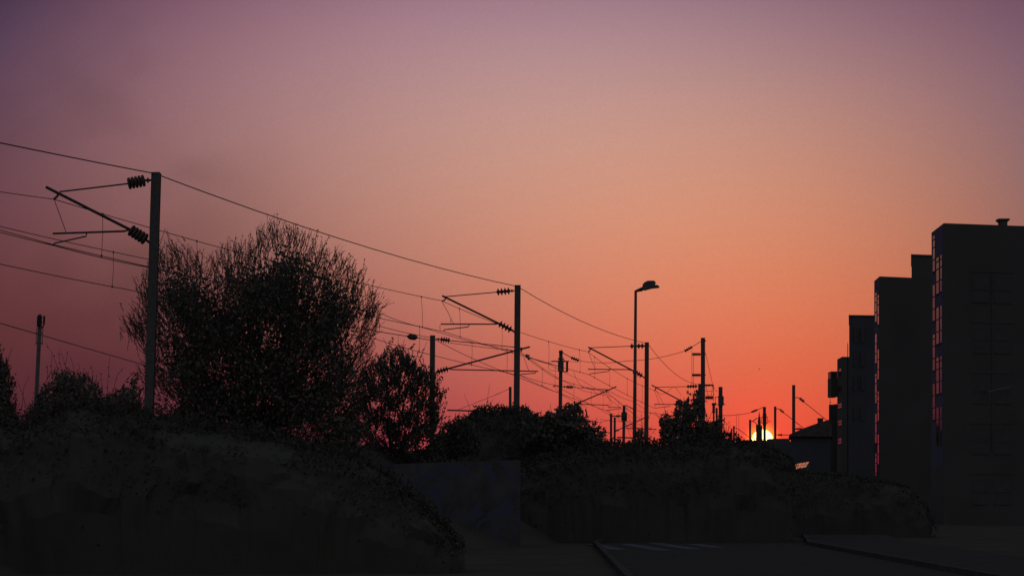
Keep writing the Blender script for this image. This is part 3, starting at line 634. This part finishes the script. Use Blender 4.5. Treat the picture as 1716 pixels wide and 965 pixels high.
# church
CH = thing('church', (P(1272, 0, 620).x, 620, 0), 'church with a needle spire, silhouetted in front of the sun', 'church')
def pyr(mb, cx, Y, prof, n=8):
    vs = []; 
    for y, hwx in prof:
        z = zat(y, Y); r = hwx/F*Y
        for k in range(n): th = 2*math.pi*(k+.5)/n; vs.append((P(cx, 0, Y).x+r*math.cos(th), Y+r*math.sin(th), z))
    mb.add(vs, [tuple(range(n))[::-1], tuple(range((len(prof)-1)*n, len(prof)*n))]+[(i*n+k, i*n+(k+1) % n, (i+1)*n+(k+1) % n, (i+1)*n+k) for i in range(len(prof)-1) for k in range(n)])
m = MB(); pyr(m, 1272.3, 620, [(707, 2.7), (703, 2.2), (700.5, 2.3), (698, 1.3), (693, .7), (688.5, .12)]); m.build('spire', TILE, CH)
m = MB(); pyr(m, 1272.4, 620, [(840, 3.8), (712.5, 3.8), (711, 3.3), (707.1, 3.1)], 4); m.build('belfry', STONE, CH)
m = MB(); pyr(m, 1268.3, 618, [(840, 2.1), (712, 2.1), (710.8, 1.4)], 4); m.build('tower', STONE, CH)
m = MB(); pyr(m, 1276.4, 618, [(840, 1.3), (714, 1.3), (711, .2)], 4); m.build('pinnacle', STONE, CH)
m = MB(); a, b = P(1266.8, 0, 622).x, P(1277.3, 0, 622).x; m.prism([(a, 622), (b, 622), (b*650/622, 650), (a*650/622, 650)], -.1, zat(717, 622)); m.build('nave', STONE, CH)
# glazed lean-to
LT = thing('lean_to', (P(1345, 0, 92).x, 92, 0), 'low lean-to whose shallow glass roof catches the pink sky, below the tiled house', 'lean-to')
GR = glass_variant('roof_glass', .38, .12)
r0, r1_, r2_, r3 = P(1331.5, 786, 90), P(1350.5, 782.5, 90), P(1356.5, 773, 95.5), P(1333, 776.8, 95.5)
m = MB(); 
for i in range(4):
    for j in range(2):
        f = lambda u, v: r0.lerp(r1_, u).lerp(r3.lerp(r2_, u), v)
        u0, u1, v0_, v1_ = i/4+.02, (i+1)/4-.02, j/2+.03, (j+1)/2-.03
        m.add([f(u0, v0_), f(u1, v0_), f(u1, v1_), f(u0, v1_)], [(0, 1, 2, 3)])
m.build('roof_pane', GR, LT)
m = MB()
for u in (0, .25, .5, .75, 1): m.tube([r0.lerp(r1_, u)-Vector((0, 0, .03)), r3.lerp(r2_, u)-Vector((0, 0, .03))], .022)
for v in (0, .5, 1): m.tube([r0.lerp(r3, v)-Vector((0, 0, .03)), r1_.lerp(r2_, v)-Vector((0, 0, .03))], .022)
m.build('roof_frame', STEEL, LT)
m = MB(); m.prism([(r0.x, r0.y), (r1_.x, r1_.y), (r2_.x, r2_.y), (r3.x, r3.y)], -.05, [r0.z-.06, r1_.z-.06, r2_.z-.06, r3.z-.06]); m.build('wall', CLAD, LT)
# retaining wall with graffiti
gw = MB(); gw.prism([(-4.3, 67.5), (.27, 69.4), (.2, 69.7), (-4.35, 67.8)], -.05, [zat(778, 67.5), zat(770.5, 69.4), zat(770.5, 69.7), zat(778, 67.8)])
gw.build('graffiti_wall', GRAF, None, label='pale concrete wall patched with graffiti, low in the dark left of centre', cat='wall', loc=(-2, 68.5, 0))

# ------------------------------------------------------------------ vegetation
def edge_info(poly, pts):
    """inside mask and distance to the outline (pixels)"""
    p = np.asarray(poly, float); q = np.roll(p, -1, 0); x, y = pts[:, 0:1], pts[:, 1:2]
    cond = ((p[:, 1] > y) != (q[:, 1] > y)) & (x < (q[:, 0]-p[:, 0])*(y-p[:, 1])/(q[:, 1]-p[:, 1]+1e-9)+p[:, 0])
    inside = cond.sum(1) % 2 == 1
    d = q-p; L2 = (d**2).sum(1)
    t = np.clip(((x-p[:, 0])*d[:, 0]+(y-p[:, 1])*d[:, 1])/L2, 0, 1)
    dist = np.sqrt((x-p[:, 0]-t*d[:, 0])**2+(y-p[:, 1]-t*d[:, 1])**2).min(1)
    return inside, dist
def lump(x, y, z, s, ph):
    v = np.sin(x*s+ph)*np.sin(y*s*1.3+ph*2.1+z)+.6*np.sin(x*s*2.3+z*1.7+ph*3)*np.sin(y*s*2.1+ph)+.35*np.sin(x*s*4.7+ph*5)*np.sin(y*s*4.3+z*3.1)
    return v/1.6
def quads_mesh(name, C, U, V):
    """one leaf per row: pointed leaf of 4 corners, centre C, half axes U (long) and V (wide)"""
    n = len(C); co = np.empty((n, 4, 3)); co[:, 0] = C-U; co[:, 1] = C+V*.95-U*.1; co[:, 2] = C+U; co[:, 3] = C-V*.95-U*.1
    me = bpy.data.meshes.new(name); me.vertices.add(4*n); me.vertices.foreach_set('co', co.ravel())
    me.loops.add(4*n); me.loops.foreach_set('vertex_index', np.arange(4*n, dtype=np.int32))
    me.polygons.add(n); me.polygons.foreach_set('loop_start', np.arange(0, 4*n, 4, dtype=np.int32)); me.polygons.foreach_set('loop_total', np.full(n, 4, dtype=np.int32))
    me.update(calc_edges=True); return me
def unit(v): return v/np.maximum(np.linalg.norm(v, axis=1, keepdims=True), 1e-9)
def twigs_mesh(name, A_, B_, C_, r0, r1):
    """bent three-sided twigs A->B->C"""
    n = len(A_); t = unit(C_-A_); a = unit(np.cross(t, np.array([0.13, 1, 0.2]))); b = np.cross(t, a)
    co = np.empty((n, 9, 3))
    for j, (Q, r) in enumerate(((A_, r0), (B_, (r0+r1)/2), (C_, r1))):
        for k in range(3):
            th = 2*math.pi*k/3; co[:, j*3+k] = Q+(a*math.cos(th)+b*math.sin(th))*r
    base = np.arange(n)[:, None]*9; F_ = []
    for j in range(2):
        for k in range(3): F_.append(base+np.array([[j*3+k, j*3+(k+1) % 3, j*3+3+(k+1) % 3, j*3+3+k]]))
    fi = np.stack(F_, 1).reshape(-1, 4).astype(np.int32); m_ = len(fi)
    me = bpy.data.meshes.new(name); me.vertices.add(9*n); me.vertices.foreach_set('co', co.ravel())
    me.loops.add(4*m_); me.loops.foreach_set('vertex_index', fi.ravel()); me.polygons.add(m_)
    me.polygons.foreach_set('loop_start', np.arange(0, 4*m_, 4, dtype=np.int32)); me.polygons.foreach_set('loop_total', np.full(m_, 4, dtype=np.int32))
    me.update(calc_edges=True); return me
def px2w(px, py, Y): return np.stack([(px-CX)/F*Y, Y, EYE+(HY-py)/F*Y], 1)

def shrub(name, label, cat, poly, Y, D, base, n_shoot, slen, leaf, n_leaf, n_core, core, gap=0.0, gs=.03, up=.55, tw=(.007, .003), lm=LEAF, edge=40, base_z=None, trunk_r=.09, group=None, inset=0, droop=0.0, limbs=9, core_in=12, spread=.35, rim=0, soft=0, slim=.27):
    """woody plant filling the volume whose outline is poly (photo pixels) at distance Y; D = depth of the crown in metres, base = photo x of the stem"""
    poly = np.asarray(poly, float); x0, y0 = poly.min(0); x1, y1 = poly.max(0)
    ph = rng.uniform(0, 6)
    def sample(n, inn, g_):
        out = np.zeros((0, 3))
        while len(out) < n:
            k = max(2000, n*3)
            p = np.stack([rng.uniform(x0, x1, k), rng.uniform(y0, y1, k)], 1); ins, d = edge_info(poly, p)
            u = rng.uniform(-1, 1, k); ok = ins & (d > inn+np.abs(u)*edge*.9*(np.abs(u) > .2)*rng.uniform(0, 1, k))
            dep = u*D/2*np.sqrt(np.clip(d/edge, .05, 1))
            nz = lump(p[:, 0]-x0, p[:, 1]-y0, dep*.6, gs, ph)
            ok &= nz > (g_-rng.uniform(0, .5, k)) if g_ > -1 else ok
            if soft: ok &= rng.random(k) < np.clip(d/soft, .1, 1)**1.3
            out = np.concatenate([out, np.stack([p[:, 0], p[:, 1], dep], 1)[ok]])
        return out[:n]
    bz = base_z if base_z is not None else 0.0
    bw = Vector(((base-CX)/F*Y, Y, bz))
    o = thing(name, tuple(bw), label, cat, group)
    # stems and limbs
    t_ = MB(); hub = Vector(P(base, y1, Y)); hub.z = max(min(hub.z, bz+1.2), bz+.3)
    t_.tube([bw-Vector((0, 0, .2)), bw+(hub-bw)*.5+Vector((.04, 0, 0)), hub], trunk_r*1.3, 8, trunk_r)
    t_.build('trunk', BARK, o)
    lm_ = MB(); S_ = sample(limbs, inset+edge*.5, -2)
    Lw = px2w(S_[:, 0], S_[:, 1], Y+S_[:, 2])
    for q in Lw:
        q = Vector(q); mid = hub.lerp(q, .5)+Vector((rng.uniform(-.2, .2), rng.uniform(-.2, .2), -.1)); lm_.tube([hub, hub.lerp(mid, .5)+Vector((0, 0, .05)), mid, q], trunk_r*.6, 6, .012)
        for _ in range(4):
            e = q+Vector((rng.uniform(-.7, .7), rng.uniform(-.5, .5), rng.uniform(-.1, .8)))*.8; s0 = hub.lerp(q, rng.uniform(.5, .95)); lm_.tube([s0, s0.lerp(e, .5)+Vector((.03, 0, .04)), e], trunk_r*.22, 4, .006)
    lm_.build('limbs', BARK, o)
    # shoots
    S = sample(n_shoot, inset, gap); A_ = px2w(S[:, 0], S[:, 1], Y+S[:, 2])
    c0 = np.array([(base-CX)/F*Y, Y, EYE+(HY-(y1*.75+y0*.25))/F*Y])
    dr = unit(A_-c0); dr = unit(dr*(1-up)+np.array([0, 0, 1])*up+rng.normal(0, spread, dr.shape))
    dr[:, 2] -= droop; dr = unit(dr)
    # twigs grow inwards from the sampled tip region so that only some pass the outline
    ln = slen*rng.uniform(.45, 1.1, (n_shoot, 1)); over = rng.uniform(0, .45, (n_shoot, 1))**2
    tip = A_+dr*ln*over; root = tip-dr*ln; midp = (tip+root)/2+rng.normal(0, .05, A_.shape)*ln
    link('twigs', twigs_mesh('twigs', root, midp, tip, tw[0], tw[1]), BARK, o)
    if rim:
        # long straight shoots of the outer rim, growing out of the crown
        Q = np.zeros((0, 2))
        while len(Q) < rim:
            p = np.stack([rng.uniform(x0, x1, 4000), rng.uniform(y0, y0+(y1-y0)*.62, 4000)], 1); ins, d = edge_info(poly, p); Q = np.concatenate([Q, p[ins & (d > 8) & (d < 34)]])
        Q = Q[:rim]; T0 = px2w(Q[:, 0], Q[:, 1], Y+rng.uniform(-.3, .3, rim)*D); d0 = unit(T0-c0); d0[:, 1] *= .3
        d0 = unit(unit(d0)*.55+np.array([0, 0, .45])+rng.normal(0, .3, d0.shape)); l0 = slen*rng.uniform(.45, 1.05, (rim, 1))
        t0 = T0+d0*l0*rng.uniform(.2, .62, (rim, 1)); r0_ = t0-d0*l0
        root = np.concatenate([root, r0_]); tip = np.concatenate([tip, t0]); midp = np.concatenate([midp, (r0_+t0)/2+rng.normal(0, .03, t0.shape)]); dr = np.concatenate([dr, d0]); n_shoot += rim
        link('twigs', twigs_mesh('twigs', r0_, midp[-rim:], t0, tw[0], tw[1]), BARK, o)
    # leaves along the shoots
    k = n_leaf; tt = rng.uniform(.12, 1.03, (n_shoot, k)); 
    R_ = root[:, None, :]; Mi = midp[:, None, :]; T_ = tip[:, None, :]; t3 = tt[..., None]
    pos = np.where(t3 < .5, R_+(Mi-R_)*t3*2, Mi+(T_-Mi)*(t3-.5)*2).reshape(-1, 3)
    axis = unit(np.repeat(dr, k, 0)*.8+rng.normal(0, .42, pos.shape)); sz = leaf*rng.uniform(.55, 1.25, (len(pos), 1))*np.clip(1.25-tt.reshape(-1, 1)*.5, .5, 1)
    U = axis*sz*.5; V = unit(np.cross(axis, rng.normal(0, 1, pos.shape)))*sz*slim
    Cc, Uu, Vv = [pos+axis*sz*.45], [U], [V]
    if n_core:
        S = sample(n_core, inset+core_in, gap*.9-.12 if gap > -1 else -2); Q = px2w(S[:, 0], S[:, 1], Y+S[:, 2])
        ax = unit(rng.normal(0, 1, Q.shape)); s2 = core*rng.uniform(.5, 1.3, (len(Q), 1))
        Cc.append(Q); Uu.append(ax*s2*.5); Vv.append(unit(np.cross(ax, rng.normal(0, 1, Q.shape)))*s2*.34)
    link('foliage', quads_mesh('foliage', np.concatenate(Cc), np.concatenate(Uu), np.concatenate(Vv)), lm, o)
    return o
def stalks(o, Y, lst, name='stalk', leafy=0, leaf=.06, r=.008):
    """named single twigs that stand out of an outline"""
    for pts in lst:
        q = [P(x, y, Y) for x, y in pts]; m = MB(); m.tube(q, r, 5, r*.5)
        if leafy:
            for i in range(leafy):
                t = (i+.5)/leafy*(len(q)-1); a = q[int(t)].lerp(q[min(int(t)+1, len(q)-1)], t-int(t)); d = Vector(rng.normal(0, 1, 3)).normalized()*leaf; e = d.cross(Vector(rng.normal(0, 1, 3))).normalized()*leaf*.4
                m.add([a, a+d*.5+e, a+d, a+d*.5-e], [(0, 1, 2, 3)])
        m.build(name, BARK, o)
def hedge(name, label, top, Y, D, zb, leaf, n, lm=LEAF2, shoot=0, cat='hedge', group=None, slen=.35):
    """dense clipped or wild hedge: top = [(px, py)...] silhouette, bumpy solid heart, leaves over it"""
    xs_ = np.array([p[0] for p in top], float); ys_ = np.array([p[1] for p in top], float)
    bx = (xs_.mean()-CX)/F*Y; o = thing(name, (bx, Y, zb), label, cat, group)
    from mathutils import noise as mn
    nx = max(16, int((xs_[-1]-xs_[0])/3)); U = np.linspace(xs_[0], xs_[-1], nx+1); T = np.interp(U, xs_, ys_); k = 25; vs = []
    for u, t in zip(U, T):
        zt_ = EYE+(HY-t)/F*Y-leaf*1.1; X_ = (u-CX)/F*Y
        e = max(.25, min(1, (u-xs_[0]+4)/20, (xs_[-1]-u+4)/20)); H_ = (zt_-zb+.3)
        for q in range(k):
            th = math.pi*q/(k-1); a = -math.cos(th); h = math.sin(th)**.45 if 0 < q < k-1 else 0
            v = Vector((X_, Y+a*D*.5*e, zb-.3+H_*h)); w_ = mn.noise_vector(v*.9)*.22+mn.noise_vector(v*2.7)*.10+mn.noise_vector(v*7)*.05
            w_.z *= .35 if h > .85 else 1; w_.z = min(w_.z, .02) if h > .85 else w_.z
            vs.append(v+w_*(.2 if h == 0 else 1))
    m = MB(); m.add(vs, [(i*k+a, (i+1)*k+a, (i+1)*k+a+1, i*k+a+1) for i in range(nx) for a in range(k-1)]+[tuple(range(k)), tuple(range(nx*k, nx*k+k))[::-1]], False)
    m.build('inner_growth', lm, o)
    px = rng.uniform(xs_[0], xs_[-1], n); tp_ = np.interp(px, xs_, ys_); a = rng.uniform(-.5, .5, n)
    zt_ = EYE+(HY-tp_)/F*Y; hh = np.where(rng.random(n) < .7, 1-rng.random(n)**2*.1, rng.random(n))
    env = np.interp(np.abs(a), [0, .2, .42, .5], [1, .95, .8, .45]); z = zb+(zt_-zb)*np.minimum(hh, env)
    Q = np.stack([(px-CX)/F*Y, Y+a*D, z], 1); Q += rng.normal(0, leaf*.35, Q.shape)
    ax = unit(rng.normal(0, 1, Q.shape)+np.array([0, 0, .5])); s = leaf*rng.uniform(.5, 1.2, (n, 1))
    C_, U_, V_ = [Q], [ax*s*.5], [unit(np.cross(ax, rng.normal(0, 1, Q.shape)))*s*.3]
    if shoot:
        px = rng.uniform(xs_[0], xs_[-1], shoot); z = EYE+(HY-np.interp(px, xs_, ys_))/F*Y-leaf
        root = np.stack([(px-CX)/F*Y, Y+rng.uniform(-.3, .3, shoot)*D, z], 1); d = unit(rng.normal(0, .38, root.shape)+np.array([0, 0, 1])); ln = slen*rng.uniform(.3, 1.1, (shoot, 1))
        tip = root+d*ln; link('twigs', twigs_mesh('twigs', root-d*.1, (root+tip)/2+rng.normal(0, .03, root.shape), tip, .007, .003), BARK, o)
        k = 7; tt = rng.uniform(.1, 1.05, (shoot, k, 1)); pos = (root[:, None]+(tip-root)[:, None]*tt).reshape(-1, 3); ax = unit(np.repeat(d, k, 0)+rng.normal(0, .7, pos.shape)); s = leaf*rng.uniform(.5, 1.0, (len(pos), 1))
        C_.append(pos+ax*s*.45); U_.append(ax*s*.5); V_.append(unit(np.cross(ax, rng.normal(0, 1, pos.shape)))*s*.26)
    link('foliage', quads_mesh('foliage', np.concatenate(C_), np.concatenate(U_), np.concatenate(V_)), lm, o)
    return o

big = [(186,556),(204,530),(226,508),(218,482),(234,458),(244,436),(262,414),(290,402),(320,410),(345,426),(375,412),(405,402),(430,380),(452,370),(482,372),(505,384),(532,396),(548,412),(570,420),(594,438),(616,460),(634,488),(650,512),(642,548),(630,580),(640,610),(650,660),(655,720),(650,800),(430,830),(240,820),(225,740),(216,690),(234,652),(224,618),(236,598),(216,572)]
BT = shrub('shrub', 'huge spiky shrub filling the left of the photo, with bare shoots on top', 'shrub', big, 66, 5.0, 420, 8200, .85, .068, 15, 30000, .13, gap=.02, gs=.04, up=.42, edge=46, trunk_r=.14, limbs=26, core_in=34, rim=850, base_z=3.0, soft=80, tw=(.0095, .004), spread=.24, slim=.2)
stalks(BT, 66, [((464, 400), (463, 382), (464.5, 370), (464, 357)), ((540, 420), (548, 404), (552, 393)), ((560, 440), (561, 425), (563, 411)), ((584, 452), (587, 438), (586, 422)), ((584, 452), (577, 443), (570, 428)),
    ((604, 460), (609, 447), (611, 434)), ((432, 384), (441, 392), (450, 400)), ((380, 425), (380, 413), (382, 404)), ((264, 420), (270, 404), (277, 383)), ((290, 410), (282, 395), (281, 387)), ((622, 500), (625, 480), (626, 468)), ((206, 520), (203, 512), (200, 507)),
    ((500, 395), (501, 383)), ((528, 410), (529, 398), (532, 384)), ((310, 405), (306, 396))], 'shoot', leafy=6, leaf=.065, r=.011)
SB = shrub('shrub', 'airy leafy bush with lit gaps just right of the huge shrub', 'shrub',
    [(585,640),(606,610),(640,585),(648,572),(664,576),(682,572),(690,590),(702,592),(712,600),(722,612),(736,622),(744,640),(752,652),(754,672),(748,690),(752,700),(752,722),(750,800),(590,800),(570,760),(570,700)],
    72, 2.6, 655, 2200, .5, .095, 11, 2600, .12, gap=.09, gs=.11, up=.5, edge=5, soft=16, spread=.28, trunk_r=.06, tw=(.010, .005), limbs=14, base_z=2.2, rim=160)
stalks(SB, 72, [((678, 590), (690, 580), (697, 576)), ((650, 585), (655, 573), (660, 565)), ((705, 600), (709, 592), (708, 585)), ((728, 640), (738, 630), (743, 632)), ((742, 700), (756, 696)), ((745, 660), (752, 648))], 'shoot', leafy=7, leaf=.09)
shrub('shrub', 'low twiggy bush at the right foot of the airy leafy bush', 'shrub',
    [(725,770),(728,730),(742,708),(756,700),(768,692),(780,698),(800,700),(810,760)], 74, 1.8, 765, 420, .45, .1, 9, 900, .13, gap=-.15, up=.5, edge=8, trunk_r=.03, limbs=5, core_in=4, base_z=2.2)
MO = hedge('hedge', 'dark mound-shaped hedge below the middle mast', [(690, 772), (715, 756), (740, 738), (762, 714), (790, 694), (800, 684), (826, 681), (850, 683), (872, 684), (884, 690), (905, 700), (940, 705), (960, 722), (990, 732), (1010, 742)], 79, 3.2, .3, .14, 11000, shoot=300, slen=.3)
stalks(MO, 79, [((815, 684), (818, 660), (821, 642)), ((814, 684), (817, 668)), ((790, 692), (784, 675), (778, 660)), ((832, 684), (837, 672)), ((821, 684), (826, 668))], 'reed', r=.009)
shrub('shrub', 'broad-leaved bush right of the middle mast, round the foot of the mast with the drum', 'shrub',
    [(868,700),(872,684),(884,678),(896,684),(908,681),(920,684),(930,678),(944,680),(952,674),(962,670),(974,678),(984,690),(994,697),(1004,712),(1014,722),(1016,745),(950,760),(870,745)],
    77, 2.0, 930, 330, .45, .17, 9, 1100, .18, gap=-.1, gs=.06, up=.5, edge=20, trunk_r=.05, limbs=8, core_in=6, spread=.5)
LF = shrub('tree', 'compact leafy tree with pointed tips around the tall right-hand masts', 'tree',
    [(1103,740),(1103,712),(1104,696),(1116,690),(1124,698),(1128,680),(1132,668),(1140,658),(1145,672),(1147,672),(1153,652),(1159,674),(1163,646),(1172,650),(1182,668),(1186,690),(1190,705),(1196,702),(1206,690),(1214,692),(1215,712),(1213,722),(1218,745),(1160,765)],
    79, 2.4, 1160, 520, .34, .1, 10, 4200, .13, gap=-.28, gs=.07, up=.6, edge=14, trunk_r=.08, limbs=12, core_in=3, spread=.4)
shrub('shrub', 'small sparse bush between the street lamp and the mast beside it', 'shrub', [(1064,745),(1063,722),(1070,714),(1078,713),(1080,726),(1080,745)], 74, .8, 1071, 60, .3, .08, 8, 80, .09, gap=-.3, up=.6, edge=8, trunk_r=.02, limbs=4, core_in=2)
hedge('hedge', 'low dark hedge under the street lamp and the leafy tree', [(846, 900), (856, 840), (874, 775), (920, 760), (985, 748), (1010, 738), (1040, 742), (1075, 738), (1100, 739), (1150, 735), (1200, 728), (1218, 724), (1232, 734), (1250, 738), (1270, 741), (1300, 752), (1330, 770)], 75, 2.6, 0, .12, 14000, shoot=320, slen=.25)
stw = thing('weed_stalks', tuple(P(1219, 760, 80)), 'thin bare stalks standing up right of the leafy tree', 'weeds')
stalks(stw, 80, [((1217, 735), (1217, 718), (1216.5, 706)), ((1220, 735), (1221, 716), (1222.5, 705)), ((1213, 735), (1214, 715)), ((1224, 735), (1226, 724)), ((1230, 738), (1234, 728), (1238, 726))], 'stalk', leafy=3, leaf=.07, r=.009)
# left edge
shrub('shrub', 'dense bush cut by the left edge of the photo', 'shrub', [(-60,760),(-60,570),(-20,566),(2,574),(8,590),(18,604),(34,608),(20,625),(34,640),(28,670),(44,700),(40,760)], 48, 2.6, -15, 900, .42, .075, 11, 3600, .1, gap=-.3, gs=.05, up=.4, edge=26, trunk_r=.06, limbs=8)
LW = shrub('shrub', 'low scrubby bush at the foot of the leaning mast at the far left', 'shrub',
    [(38,760),(34,690),(48,672),(62,640),(70,622),(92,616),(112,612),(128,618),(150,622),(162,632),(178,650),(192,648),(206,630),(228,618),(240,628),(250,760)], 53, 2.4, 140, 1500, .36, .062, 10, 5200, .1, gap=-.16, gs=.045, up=.5, edge=26, trunk_r=.05, limbs=12, core_in=9)
stalks(LW, 53, [((100, 660), (98, 620), (88, 592), (75, 572)), ((104, 655), (102, 615), (97, 588)), ((108, 650), (110, 610), (114, 588)), ((118, 655), (112, 618), (99, 582)), ((120, 655), (124, 620), (118, 596)), ((90, 655), (86, 622), (87, 590)), ((36, 690), (40, 650), (50, 628)),
    ((180, 660), (182, 620), (184, 596)), ((172, 660), (170, 640), (168, 622)), ((190, 655), (196, 630), (206, 616)), ((45, 690), (38, 660), (30, 640)), ((134, 640), (134, 620), (131, 608)), ((155, 650), (156, 625), (153, 612)), ((78, 640), (80, 628), (79, 610))], 'shoot', leafy=4, leaf=.05, r=.007)
hedge('hedge', 'long dark hedge along the bottom left, under the huge shrub', [(-80, 700), (-10, 700), (20, 712), (45, 708), (70, 690), (110, 676), (150, 674), (190, 682), (230, 680), (280, 700), (340, 712), (420, 722), (500, 740), (560, 752), (600, 764), (640, 786), (680, 812), (720, 848), (750, 880), (775, 912)], 46, 2.4, 0, .1, 16000, shoot=520, slen=.3)
hedge('hedge', 'low dark hedge in front of the houses at the right, past the road end', [(1290, 765), (1330, 787), (1400, 792), (1460, 800), (1520, 812), (1550, 845), (1565, 880)], 84, 2.0, 0, .11, 5000, shoot=60, slen=.2)


print('objects', len(COL.objects))
